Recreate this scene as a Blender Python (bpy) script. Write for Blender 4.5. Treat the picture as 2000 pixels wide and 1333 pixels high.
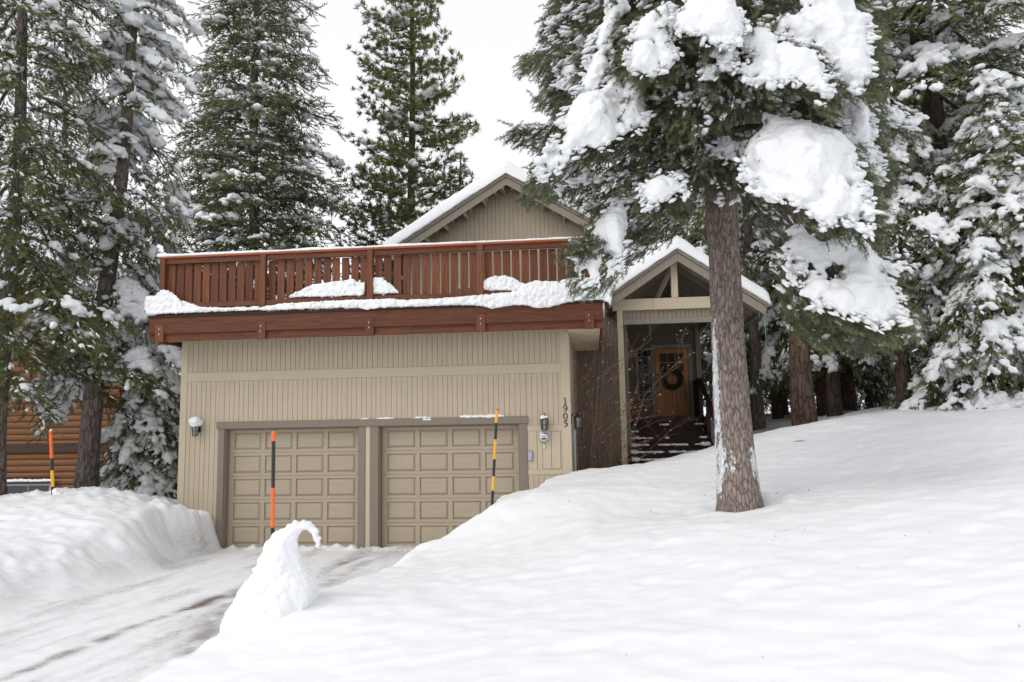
import bpy, math, random
import numpy as np
from mathutils import Vector, Matrix
S = bpy.context.scene
for o in list(bpy.data.objects): bpy.data.objects.remove(o)

# ---------------------------------------------------------------- camera
F = 1450.0
YAW, PITCH, ROLL = math.radians(-6.09), math.radians(6.5), math.radians(-1.03)
CAM = np.array([8.22, -14.16, 2.31])
fw = np.array([math.sin(YAW)*math.cos(PITCH), math.cos(YAW)*math.cos(PITCH), math.sin(PITCH)])
rt0 = np.array([math.cos(YAW), -math.sin(YAW), 0.0]); up0 = np.cross(rt0, fw)
RT = rt0*math.cos(ROLL)+up0*math.sin(ROLL); UP = -rt0*math.sin(ROLL)+up0*math.cos(ROLL)
cd = bpy.data.cameras.new('camera'); cam = bpy.data.objects.new('camera', cd)
S.collection.objects.link(cam); S.camera = cam
cam.matrix_world = Matrix(((RT[0],UP[0],-fw[0],CAM[0]),(RT[1],UP[1],-fw[1],CAM[1]),(RT[2],UP[2],-fw[2],CAM[2]),(0,0,0,1)))
cd.sensor_width = 36; cd.lens = F/2000*36; cd.clip_start = .05; cd.clip_end = 1200
cd.dof.use_dof = True; cd.dof.focus_distance = 14.5; cd.dof.aperture_fstop = 2.2
S.render.resolution_x = 1024; S.render.resolution_y = 682

# ---------------------------------------------------------------- sky, sun, exposure (overcast winter day)
W = bpy.data.worlds.new('World'); S.world = W; W.use_nodes = True
nt = W.node_tree; nt.nodes.clear()
sky = nt.nodes.new('ShaderNodeTexSky'); sky.sky_type = 'NISHITA'; sky.sun_disc = False
sky.sun_elevation = math.radians(42); sky.sun_rotation = math.radians(226)
bg1 = nt.nodes.new('ShaderNodeBackground'); bg1.inputs[1].default_value = .05
hs = nt.nodes.new('ShaderNodeHueSaturation'); hs.inputs['Saturation'].default_value = .12
nt.links.new(sky.outputs[0], hs.inputs['Color']); nt.links.new(hs.outputs[0], bg1.inputs[0])
bg2 = nt.nodes.new('ShaderNodeBackground'); bg2.inputs[0].default_value = (.955,.965,1,1); bg2.inputs[1].default_value = .72
ad = nt.nodes.new('ShaderNodeAddShader'); wo = nt.nodes.new('ShaderNodeOutputWorld')
nt.links.new(bg1.outputs[0], ad.inputs[0]); nt.links.new(bg2.outputs[0], ad.inputs[1]); nt.links.new(ad.outputs[0], wo.inputs[0])
sl = bpy.data.lights.new('sun', 'SUN'); sl.energy = .8; sl.angle = math.radians(30); sl.color = (1,.97,.92)
sun = bpy.data.objects.new('sun', sl); S.collection.objects.link(sun)
se, sa = math.radians(42), math.radians(226)   # light comes from behind the camera, a bit left
sdv = Vector((math.sin(sa)*math.cos(se), math.cos(sa)*math.cos(se), math.sin(se)))
sun.rotation_euler = sdv.to_track_quat('Z','Y').to_euler(); sun.location = (0,-20,30)
S.view_settings.view_transform = 'Standard'; S.view_settings.look = 'None'; S.view_settings.gamma = 1
S.view_settings.exposure = .25
S.render.engine = 'CYCLES'

# ---------------------------------------------------------------- helpers
def ray(u, v):
    d = fw + RT*((u-1000)/F) - UP*((v-666.5)/F); return d
def P(u, v, Y=None, Z=None, X=None):
    """real point on the line of sight of photo pixel (u,v) at a known depth / height"""
    d = ray(u, v)
    if Y is not None: k = (Y-CAM[1])/d[1]
    elif Z is not None: k = (Z-CAM[2])/d[2]
    else: k = (X-CAM[0])/d[0]
    return CAM + d*k
rng = np.random.default_rng(7); random.seed(7)

def _hash(ix, iy, iz, seed):
    h = (ix*374761393 + iy*668265263 + iz*2147483647 + seed*1274126177) & 0xffffffff
    h = ((h ^ (h >> 13))*1274126177) & 0xffffffff
    h = ((h ^ (h >> 16))*2246822519) & 0xffffffff
    return ((h ^ (h >> 15)) & 0xffffff)/float(0xffffff)
def vnoise(p, seed=0):
    p = np.asarray(p, float); i = np.floor(p).astype(np.int64); f = p-i; f = f*f*(3-2*f)
    r = 0
    for a in (0,1):
        wa = f[...,0] if a else 1-f[...,0]
        for b in (0,1):
            wb = f[...,1] if b else 1-f[...,1]
            for c in (0,1):
                wc = f[...,2] if c else 1-f[...,2]
                r = r + wa*wb*wc*_hash(i[...,0]+a, i[...,1]+b, i[...,2]+c, seed)
    return r*2-1
def fbm(p, o=4, seed=0, g=.5):
    p = np.asarray(p, float); r = 0; a = 1
    for k in range(o):
        r = r + a*vnoise(p, seed+k*17); p = p*2.03+11.3; a *= g
    return r
def sstep(x, a=0, b=1):
    t = np.clip((x-a)/(b-a), 0, 1); return t*t*(3-2*t)

def inpoly(pts, poly):
    x, y = pts[:,0], pts[:,1]; c = np.zeros(len(pts), bool); n = len(poly)
    for i in range(n):
        x0,y0 = poly[i]; x1,y1 = poly[(i+1)%n]
        if y0 == y1: continue
        c ^= ((y0 > y) != (y1 > y))&(x < (x1-x0)*(y-y0)/(y1-y0)+x0)
    return c
def edged(pts, poly):
    d = np.full(len(pts), 1e9); n = len(poly)
    for i in range(n):
        a = np.array(poly[i],float); b = np.array(poly[(i+1)%n],float); ab = b-a
        t = np.clip(((pts-a)@ab)/(ab@ab+1e-9), 0, 1); d = np.minimum(d, np.linalg.norm(pts-(a+t[:,None]*ab),axis=1))
    return d
def fill(poly, sp, r, grow=0):
    poly = [(float(a),float(b)) for a,b in poly]; A = np.array(poly); lo = A.min(0)-grow; hi = A.max(0)+grow
    g = np.stack(np.meshgrid(np.arange(lo[0],hi[0],sp), np.arange(lo[1],hi[1],sp)),-1).reshape(-1,2); g = g+r.uniform(-.35,.35,g.shape)*sp
    ins = inpoly(g, poly); d = edged(g, poly); sd = np.where(ins, d, -d); k = sd > -grow; return g[k], sd[k]
def PV(uv, Y):   # vectorised P() for a depth per point
    d = fw[None]+RT[None]*((uv[:,0]-1000)/F)[:,None]-UP[None]*((uv[:,1]-666.5)/F)[:,None]
    return CAM[None]+d*((Y-CAM[1])/d[:,1])[:,None]
ROOT = {}
def setp(o, label=None, cat=None, group=None, kind=None):
    if label: o['label'] = label
    if cat: o['category'] = cat
    if group: o['group'] = group
    if kind: o['kind'] = kind
    return o
def thing(name, label, cat, loc, group=None):
    o = bpy.data.objects.new(name, None); S.collection.objects.link(o)
    o.location = tuple(loc); o.empty_display_size = .2; ROOT[o.name] = np.array(loc, float)
    return setp(o, label, cat, group)
def link_mesh(name, me, mat, parent=None, smooth=False):
    o = bpy.data.objects.new(name, me); S.collection.objects.link(o)
    if mat: me.materials.append(mat)
    if parent: o.parent = parent; ROOT[o.name] = ROOT[parent.name]
    else: ROOT[o.name] = np.zeros(3)
    if smooth: me.polygons.foreach_set('use_smooth', np.ones(len(me.polygons), bool))
    return o
def np_mesh(name, V, Fc, mat=None, parent=None, smooth=False, attr=None):
    V = np.asarray(V, np.float32)
    if parent is not None: V = V - ROOT[parent.name].astype(np.float32)
    Fc = np.asarray(Fc, np.int32); k = Fc.shape[1]
    me = bpy.data.meshes.new(name)
    me.vertices.add(len(V)); me.vertices.foreach_set('co', V.ravel())
    me.loops.add(Fc.size); me.loops.foreach_set('vertex_index', Fc.ravel())
    me.polygons.add(len(Fc)); me.polygons.foreach_set('loop_start', np.arange(0, Fc.size, k, dtype=np.int32))
    try: me.polygons.foreach_set('loop_total', np.full(len(Fc), k, np.int32))
    except Exception: pass
    me.update(calc_edges=True)
    if attr:
        for an, av in attr.items():
            a = me.attributes.new(an, 'FLOAT', 'POINT'); a.data.foreach_set('value', np.asarray(av, np.float32))
    return link_mesh(name, me, mat, parent, smooth)

class MB:
    def __init__(s): s.v = []; s.f = []
    def add(s, vs, fs):
        n = len(s.v); s.v += [tuple(map(float, q)) for q in vs]; s.f += [tuple(i+n for i in f) for f in fs]; return s
    def box(s, x0, x1, y0, y1, z0, z1):
        return s.add([(x0,y0,z0),(x1,y0,z0),(x1,y1,z0),(x0,y1,z0),(x0,y0,z1),(x1,y0,z1),(x1,y1,z1),(x0,y1,z1)],
                     [(0,3,2,1),(4,5,6,7),(0,1,5,4),(1,2,6,5),(2,3,7,6),(3,0,4,7)])
    def hexa(s, q):   # 8 corner points ordered like box
        return s.add(q, [(0,3,2,1),(4,5,6,7),(0,1,5,4),(1,2,6,5),(2,3,7,6),(3,0,4,7)])
    def poly_y(s, pts, y0, y1):   # outline in XZ pushed through Y
        n = len(pts); vs = [(x,y0,z) for x,z in pts]+[(x,y1,z) for x,z in pts]
        return s.add(vs, [tuple(range(n)), tuple(range(2*n-1,n-1,-1))]+[(i,i+n,(i+1)%n+n,(i+1)%n) for i in range(n)])
    def beam(s, a, b, w, h, upv=(0,0,1)):   # rectangular bar from a to b
        a = np.array(a,float); b = np.array(b,float); d = b-a; d /= np.linalg.norm(d)
        r = np.cross(d, upv); r /= np.linalg.norm(r); u = np.cross(r, d)
        q = []
        for p in (a, b):
            for sx, su in ((-1,-1),(1,-1),(1,1),(-1,1)): q.append(p+r*sx*w/2+u*su*h/2)
        return s.add(q, [(0,1,2,3),(7,6,5,4),(0,4,5,1),(1,5,6,2),(2,6,7,3),(3,7,4,0)])
    def tube(s, pts, rad, n=8, cap=True):
        pts = [np.array(p,float) for p in pts]; m = len(pts); vs = []
        if np.isscalar(rad): rad = [rad]*m
        ref = np.array([0.123,.3,.95])
        for i in range(m):
            d = pts[min(i+1,m-1)]-pts[max(i-1,0)]; d /= (np.linalg.norm(d)+1e-9)
            rr = ref if abs(d@ref) < .93 else np.array([1,0,0.])
            a = np.cross(d, rr); a /= np.linalg.norm(a); b = np.cross(d, a)
            for k in range(n):
                t = 2*math.pi*k/n; vs.append(pts[i]+(a*math.cos(t)+b*math.sin(t))*rad[i])
        fs = [(i*n+k, i*n+(k+1)%n, (i+1)*n+(k+1)%n, (i+1)*n+k) for i in range(m-1) for k in range(n)]
        if cap: fs += [tuple(range(n-1,-1,-1)), tuple((m-1)*n+k for k in range(n))]
        return s.add(vs, fs)
    def lathe(s, c, prof, n=24, axis='z'):
        c = np.array(c,float); vs = []; m = len(prof)
        for r, h in prof:
            for k in range(n):
                t = 2*math.pi*k/n; q = (r*math.cos(t), r*math.sin(t), h)
                vs.append(c+(np.array(q) if axis == 'z' else np.array([q[0], q[2], q[1]])))
        fs = [(i*n+k, i*n+(k+1)%n, (i+1)*n+(k+1)%n, (i+1)*n+k) for i in range(m-1) for k in range(n)]
        fs += [tuple(range(n-1,-1,-1)), tuple((m-1)*n+k for k in range(n))]
        return s.add(vs, fs)
    def build(s, name, mat, parent=None, smooth=False, bevel=0):
        off = ROOT[parent.name] if parent else np.zeros(3)
        me = bpy.data.meshes.new(name); me.from_pydata([tuple(np.array(v)-off) for v in s.v], [], s.f); me.update()
        o = link_mesh(name, me, mat, parent, smooth)
        if bevel:
            m = o.modifiers.new('bevel','BEVEL'); m.width = bevel; m.segments = 2; m.limit_method = 'ANGLE'
        return o

# icosphere prototype
def ico(sub=1):
    import bmesh
    bm = bmesh.new(); bmesh.ops.create_icosphere(bm, subdivisions=sub, radius=1)
    V = np.array([v.co[:] for v in bm.verts]); Fc = np.array([[v.index for v in f.verts] for f in bm.faces]); bm.free(); return V, Fc
FLAKE = (ico(1)[0]*np.array([1.15,.42,.26]), ico(1)[1]); ICO1 = ico(1); ICO2 = ico(2)
def spheres(C, R, proto=ICO1):
    C = np.asarray(C,float); R = np.asarray(R,float)
    if R.ndim == 1: R = R[:,None]*np.ones(3)
    V = C[:,None,:]+proto[0][None]*R[:,None,:]
    Fc = proto[1][None]+(np.arange(len(C))*len(proto[0]))[:,None,None]
    return V.reshape(-1,3), Fc.reshape(-1,3)
def remeshed(name, C, R, voxel, mat, parent, lump=.0, lscale=6., smooth_it=4, extra=None, proto=ICO1):
    """one continuous snow body grown round many overlapping balls"""
    V, Fc = spheres(C, R, proto)
    o = np_mesh(name, V, Fc, None, parent)
    m = o.modifiers.new('r','REMESH'); m.mode = 'VOXEL'; m.voxel_size = voxel; m.use_smooth_shade = True
    if smooth_it:
        m = o.modifiers.new('s','SMOOTH'); m.iterations = smooth_it; m.factor = .5
    bpy.context.view_layer.update(); dg = bpy.context.evaluated_depsgraph_get()
    me = bpy.data.meshes.new_from_object(o.evaluated_get(dg)); o.modifiers.clear(); old = o.data; o.data = me
    me.name = name; bpy.data.meshes.remove(old)
    if lump and len(me.vertices):
        co = np.empty(len(me.vertices)*3, np.float32); me.vertices.foreach_get('co', co); co = co.reshape(-1,3)
        no = np.empty(len(me.vertices)*3, np.float32); me.vertices.foreach_get('normal', no); no = no.reshape(-1,3)
        co = co + no*(fbm(co*lscale, 3, 5)*lump)[:,None]; me.vertices.foreach_set('co', co.astype(np.float32).ravel()); me.update()
    me.materials.clear(); me.materials.append(mat)
    me.polygons.foreach_set('use_smooth', np.ones(len(me.polygons), bool))
    o['kind'] = 'stuff'
    return o

# ---------------------------------------------------------------- materials
def nodes(name):
    m = bpy.data.materials.new(name); m.use_nodes = True; t = m.node_tree; b = t.nodes['Principled BSDF']; return m, t, b
def mk(t, typ, **k):
    n = t.nodes.new(typ)
    for a, v in k.items():
        if a in n.inputs: n.inputs[a].default_value = v
        else: setattr(n, a, v)
    return n
def coords(t, scale=(1,1,1), src='Object'):
    tc = mk(t,'ShaderNodeTexCoord'); mp = mk(t,'ShaderNodeMapping'); mp.inputs['Scale'].default_value = scale
    t.links.new(tc.outputs[src], mp.inputs[0]); return mp.outputs[0]
def ramp(t, fac, stops):
    r = mk(t,'ShaderNodeValToRGB'); t.links.new(fac, r.inputs[0]); e = r.color_ramp.elements
    while len(e) < len(stops): e.new(.5)
    for q, (p, c) in zip(e, stops): q.position = p; q.color = (*c, 1) if len(c) == 3 else c
    return r.outputs[0]
def noise(t, vec, scale, detail=5, rough=.55, dist=0):
    n = mk(t,'ShaderNodeTexNoise'); n.inputs['Scale'].default_value = scale; n.inputs['Detail'].default_value = detail
    n.inputs['Roughness'].default_value = rough; n.inputs['Distortion'].default_value = dist
    t.links.new(vec, n.inputs['Vector']); return n.outputs['Fac']
def bump(t, b, h, strength, dist):
    n = mk(t,'ShaderNodeBump'); n.inputs['Strength'].default_value = strength; n.inputs['Distance'].default_value = dist
    t.links.new(h, n.inputs['Height']); t.links.new(n.outputs[0], b.inputs['Normal']); return n
def mixc(t, fac, a, b, mode='MIX'):
    m = mk(t,'ShaderNodeMix'); m.data_type = 'RGBA'; m.blend_type = mode
    for s_, v in ((m.inputs[0],fac),(m.inputs[6],a),(m.inputs[7],b)):
        if hasattr(v,'links') or hasattr(v,'is_linked'): t.links.new(v, s_)
        else: s_.default_value = v if not isinstance(v, tuple) else (*v, 1)[:4]
    return m.outputs[2]
def math_(t, op, a, b=None):
    m = mk(t,'ShaderNodeMath', operation=op)
    for i, v in ((0,a),(1,b)):
        if v is None: continue
        if isinstance(v,(int,float)): m.inputs[i].default_value = v
        else: t.links.new(v, m.inputs[i])
    return m.outputs[0]

def painted(name, col, var=.12, rough=.65, grain=(14,14,.8), bs=.25, objrand=0):
    m, t, b = nodes(name); v = coords(t, grain)
    n1 = noise(t, v, 2.2, 6, .6); n2 = noise(t, coords(t), .9, 3)
    c0 = tuple(c*(1-var) for c in col); c1 = tuple(min(1,c*(1+var)) for c in col)
    c = ramp(t, n1, [(.3,c0),(.7,c1)]); c = mixc(t, math_(t,'MULTIPLY', n2, .25), c, tuple(x*.72 for x in col))
    if objrand:
        oi = mk(t,'ShaderNodeObjectInfo'); r = ramp(t, oi.outputs['Random'], [(0,(1-objrand,)*3),(1,(1+objrand*.6,)*3)])
        c = mixc(t, 1.0, c, r, 'MULTIPLY')
    t.links.new(c, b.inputs['Base Color']); b.inputs['Roughness'].default_value = rough
    b.inputs['Specular IOR Level'].default_value = .3
    bump(t, b, n1, bs, .01); return m
M = {}
M['siding'] = painted('beige_siding', (.525,.44,.325), .07)
M['trim'] = painted('beige_trim', (.56,.475,.35), .05)
M['casing'] = painted('brown_grey_casing', (.235,.195,.155), .07)
M['door'] = painted('beige_garage_door', (.425,.352,.262), .06, grain=(.8,14,14))
M['rake'] = painted('grey_brown_rake', (.27,.235,.185), .1)
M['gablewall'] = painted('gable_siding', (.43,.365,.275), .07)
M['porchwall_shaded'] = painted('porch_siding', (.17,.145,.11), .08)  # darker than the other siding: the porch's shade is put into the colour
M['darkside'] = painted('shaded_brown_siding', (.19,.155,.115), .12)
def redwood(name, grain):
    m, t, b = nodes(name); v = coords(t, grain)
    n1 = noise(t, v, 3, 8, .65, .6); n2 = noise(t, coords(t), 2.3, 4)
    c = ramp(t, n1, [(.25,(.075,.024,.011)),(.55,(.185,.062,.025)),(.8,(.30,.115,.05))])
    oi = mk(t,'ShaderNodeObjectInfo'); r = ramp(t, oi.outputs['Random'], [(0,(.66,.64,.62)),(1,(1.25,1.2,1.15))])
    c = mixc(t, 1.0, c, r, 'MULTIPLY'); c = mixc(t, math_(t,'MULTIPLY', n2, .45), c, (.06,.022,.014))
    t.links.new(c, b.inputs['Base Color']); b.inputs['Roughness'].default_value = .6; b.inputs['Specular IOR Level'].default_value = .3
    bump(t, b, n1, .35, .01); return m
M['red_v'] = redwood('redwood_vertical', (9,9,.7)); M['red_h'] = redwood('redwood_horizontal', (.7,9,9))
M['redcap'] = painted('redwood_cap', (.32,.085,.03), .25, .45, (.6,12,12))
def snow_mat(name, sc=1., bs=.35, col=(.86,.868,.88)):
    m, t, b = nodes(name); v = coords(t)
    n1 = noise(t, v, 3.5*sc, 5, .6); n2 = noise(t, v, 45*sc, 4, .7)
    h = math_(t,'ADD', n1, math_(t,'MULTIPLY', n2, .16))
    b.inputs['Base Color'].default_value = (*col, 1); b.inputs['Roughness'].default_value = .7
    b.inputs['Specular IOR Level'].default_value = .15
    bump(t, b, h, bs, .05); return m
M['snow'] = snow_mat('snow', 1.6, .35)
M['tsnow'] = snow_mat('tree_snow', 2.6, .9, (.85,.86,.875))
# ground snow with grimy driveway
m, t, b = nodes('ground_snow'); v = coords(t)
n1 = noise(t, v, 1.3, 6, .6); n2 = noise(t, v, 9, 6, .7); n3 = noise(t, v, 60, 3, .7)
h = math_(t,'ADD', math_(t,'ADD', math_(t,'MULTIPLY', n1, .6), math_(t,'MULTIPLY', n2, .35)), math_(t,'MULTIPLY', n3, .12))
at = mk(t,'ShaderNodeAttribute', attribute_name='grime'); at2 = mk(t,'ShaderNodeAttribute', attribute_name='ice')
ns_ = noise(t, coords(t,(1,.35,1)), 22, 6, .75); icf = math_(t,'MULTIPLY', at2.outputs['Fac'], ramp(t, ns_, [(.35,(.25,.25,.25)),(.62,(1.35,1.35,1.35))]))
c = mixc(t, icf, (.855,.862,.875), (.48,.475,.47))
grf = math_(t,'MULTIPLY', at.outputs['Fac'], ramp(t, noise(t, v, 55, 4, .8), [(.36,(.45,.45,.45)),(.56,(1.1,1.1,1.1))])); c = mixc(t, grf, c, (.13,.095,.065))
sp = noise(t, v, 130, 2, .5); fl = ramp(t, sp, [(.735,(0,0,0)),(.76,(1,1,1))])
fl2 = math_(t,'MULTIPLY', fl, math_(t,'MULTIPLY', at2.outputs['Fac'], .9)); c = mixc(t, fl2, c, (.2,.15,.11))
t.links.new(c, b.inputs['Base Color']); b.inputs['Roughness'].default_value = .6; b.inputs['Specular IOR Level'].default_value = .15
bump(t, b, h, .24, .05); M['ground'] = m
def bark_mat(name, c0, c1, sc=1., snowy=0.):
    m, t, b = nodes(name); v = coords(t, (9*sc,9*sc,2.2*sc))
    dn = mk(t,'ShaderNodeTexNoise'); dn.inputs['Scale'].default_value = 1.6; dn.inputs['Detail'].default_value = 4; t.links.new(v, dn.inputs['Vector'])
    vm = mk(t,'ShaderNodeVectorMath', operation='MULTIPLY_ADD'); t.links.new(dn.outputs['Color'], vm.inputs[0]); vm.inputs[1].default_value = (1.3,1.3,1.3); t.links.new(v, vm.inputs[2])
    vo = mk(t,'ShaderNodeTexVoronoi', feature='DISTANCE_TO_EDGE'); vo.inputs['Scale'].default_value = 1.; t.links.new(vm.outputs[0], vo.inputs['Vector'])
    e = ramp(t, vo.outputs['Distance'], [(.0,(0,0,0)),(.07,(.7,.7,.7)),(.25,(1,1,1))])
    n = noise(t, v, 4, 6, .7)
    c = mixc(t, e, c0, c1); c = mixc(t, math_(t,'MULTIPLY', n, .6), c, tuple(x*.5 for x in c1))
    if snowy:
        tc = mk(t,'ShaderNodeAttribute', attribute_name='rime')
        q = noise(t, coords(t,(1,1,.7)), 17, 5, .75); s_ = math_(t,'ADD', q, math_(t,'SUBTRACT', tc.outputs['Fac'], .35))
        f = ramp(t, s_, [(.47,(0,0,0)),(.52,(1,1,1))]); c = mixc(t, f, c, (.86,.87,.89))
    t.links.new(c, b.inputs['Base Color']); b.inputs['Roughness'].default_value = .9; b.inputs['Specular IOR Level'].default_value = .15
    hh = math_(t,'ADD', e, math_(t,'MULTIPLY', n, .5)); bump(t, b, hh, .8, .025); return m
M['bark'] = bark_mat('bark_near', (.16,.12,.105), (.41,.335,.29), 3.0, 1)
M['bark2'] = bark_mat('bark_grey', (.05,.04,.036), (.23,.19,.17), 1.3)
M['bark3'] = bark_mat('bark_brown', (.03,.018,.014), (.125,.085,.066), 1.)
def leaf_mat(name, c0, c1, brown=.04):
    m, t, b = nodes(name)
    at = mk(t,'ShaderNodeAttribute', attribute_name='tint')
    n = noise(t, coords(t), 1.1, 3)
    f = math_(t,'ADD', math_(t,'MULTIPLY', at.outputs['Fac'], .6), math_(t,'MULTIPLY', n, .4))
    c = ramp(t, f, [(.2,c0),(.75,c1)])
    br = ramp(t, at.outputs['Fac'], [(1-brown,(0,0,0)),(1-brown+.01,(1,1,1))]); c = mixc(t, br, c, (.14,.075,.035))
    t.links.new(c, b.inputs['Base Color']); b.inputs['Roughness'].default_value = .6; b.inputs['Specular IOR Level'].default_value = .25
    tr = mk(t,'ShaderNodeBsdfTranslucent'); t.links.new(c, tr.inputs[0]); ms = mk(t,'ShaderNodeMixShader'); ms.inputs[0].default_value = .25
    out = t.nodes['Material Output']; t.links.new(b.outputs[0], ms.inputs[1]); t.links.new(tr.outputs[0], ms.inputs[2]); t.links.new(ms.outputs[0], out.inputs[0])
    return m
M['fir'] = leaf_mat('fir_needles', (.05,.066,.028), (.20,.225,.09))
M['firn'] = leaf_mat('near_fir_needles', (.065,.08,.048), (.21,.23,.125), .03)
M['pine'] = leaf_mat('pine_needles', (.07,.085,.03), (.20,.225,.08))
def plain(name, col, rough=.5, metal=0, spec=.5):
    m, t, b = nodes(name); n = noise(t, coords(t), 14, 4)
    c = ramp(t, n, [(.3,tuple(x*.85 for x in col)),(.7,tuple(min(1,x*1.12) for x in col))]); t.links.new(c, b.inputs['Base Color'])
    b.inputs['Roughness'].default_value = rough; b.inputs['Metallic'].default_value = metal; b.inputs['Specular IOR Level'].default_value = spec; return m
M['black'] = plain('black_metal', (.018,.018,.018), .45)
M['galv'] = plain('galvanised', (.45,.46,.48), .35, .8)
M['orange'] = plain('orange_paint', (.85,.14,.02), .45)
M['yellow'] = plain('yellow_paint', (.80,.42,.03), .45)
M['plastic'] = plain('grey_plastic', (.42,.43,.47), .5)
M['tag'] = plain('yellow_tag', (.8,.7,.35), .5)
M['dial'] = plain('meter_dial', (.62,.66,.70), .4)
M['glassd'] = plain('window_glass', (.02,.025,.03), .04, 0, .9)
M['frost'] = plain('lantern_glass', (.26,.27,.25), .15, 0, .6)
M['pane'] = plain('dark_pane', (.03,.022,.016), .35, 0, .2)
M['oak'] = painted('door_wood', (.42,.17,.045), .3, .4, (12,12,.8))
M['darkwood'] = painted('dark_stained_wood', (.035,.014,.010), .3, .6, (1,12,12))
M['log'] = painted('orange_log', (.18,.072,.024), .3, .5, (.7,8,8), .3)
M['logdark'] = painted('dark_brown_beam', (.05,.025,.015), .3, .6, (.7,8,8))
M['darkgreen'] = plain('dark_green', (.02,.03,.016), .8)
M['twig'] = plain('twig_bark', (.20,.125,.095), .8)
M['deadleaf'] = plain('dead_leaf', (.42,.17,.08), .7)
m, t, b = nodes('ice'); b.inputs['Base Color'].default_value = (.93,.96,.98,1); b.inputs['Roughness'].default_value = .12
b.inputs['Transmission Weight'].default_value = .6; b.inputs['IOR'].default_value = 1.31; M['ice'] = m

# ---------------------------------------------------------------- terrain
def tps_fit(C):
    C = np.array(C); n = len(C); d = np.linalg.norm(C[:,None,:2]-C[None,:,:2], axis=2)
    K = np.where(d > 0, d*d*np.log(d+1e-12), 0)+np.eye(n)*.02
    Pm = np.c_[np.ones(n), C[:,:2]]; A = np.block([[K,Pm],[Pm.T,np.zeros((3,3))]])
    w = np.linalg.solve(A, np.r_[C[:,2], 0,0,0]); return C, w
def tps_eval(m_, X, Y):
    C, w = m_; r = w[-3]+w[-2]*X+w[-1]*Y
    for i in range(len(C)):
        d2 = (X-C[i,0])**2+(Y-C[i,1])**2; r = r+w[i]*.5*d2*np.log(d2+1e-12)
    return r
hill_px = [(1000,1333,-10.3),(1500,1333,-10.4),(2000,1333,-10.7),(2000,1150,-9.3),(2000,1000,-7.2),(2000,905,-4.5),(2000,808,-.5),
  (1700,1150,-8.9),(1700,1000,-6.4),(1700,905,-3.4),(1700,838,.2),(1445,978,-5),(1445,1060,-7),(1300,1030,-5.8),(1300,960,-3.6),(1180,960,-2.6),(1180,1030,-5.3),
  (1400,885,0),(1480,852,2.2),(1560,838,3),(1300,897,1.2),(1210,912,.9),(1118,919,-.2),(1032,955,-1.5),(962,985,-3.5),(1060,1050,-5.2),(940,1040,-4.3),(905,1050,-4.3),(826,1074,-4.5),
  (780,1090,-5),(700,1118,-6),(650,1140,-6.7),(900,1160,-7.3),(700,1210,-8.2),(1200,1180,-8.3),(560,1180,-7.8),(450,1228,-8.2),(330,1318,-9.1),(700,1333,-9.8),(500,1333,-9.4)]
hc = [tuple(P(u,v,Y=y)) for u,v,y in hill_px]
hc += [(9,-14,.9),(5,-14,.85),(13,-14,1.1),(18,-12,1.5),(22,-4,2.4),(24,4,2.8),(14,6,2.35),(20,10,2.6),(10,3,1.45),(9.2,2.4,1.35),(11.5,3,1.55),(13,12,2.4),(8.5,1.5,1.35)]
HILL = tps_fit(hc)
left_px = [(425,1012,-.6),(380,1003,-.5),(330,985,-.6),(260,968,-1),(190,961,-1.4),(100,972,-1.8),(0,990,-2.4),(0,1040,-4)]
lc = [tuple(P(u,v,Y=y)) for u,v,y in left_px]
lc += [(-8,-6,1.25),(-3,-9,1.2),(-12,0,1.1),(-6,4,.45),(-1,3,.55),(-10,8,.15),(-4,7,.2),(-2,12,.4),(-14,6,.3),(-14,-10,1.3)]
LEFT = tps_fit(lc)
rx = np.array([-16,-11,-9.4,-8.2,-7,-5,-4.3,-3.5,-1.5,-.2,.5,1.4]); rX = np.array([4.3,4.5,4.65,4.72,5.05,5.35,5.4,6.15,6.6,7.15,8.2,9.0])
lx = np.array([-16,-6.5,-3,-.6,0,20]); lX = np.array([2.5,2.0,1.6,1.0,.95,.95])
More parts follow.
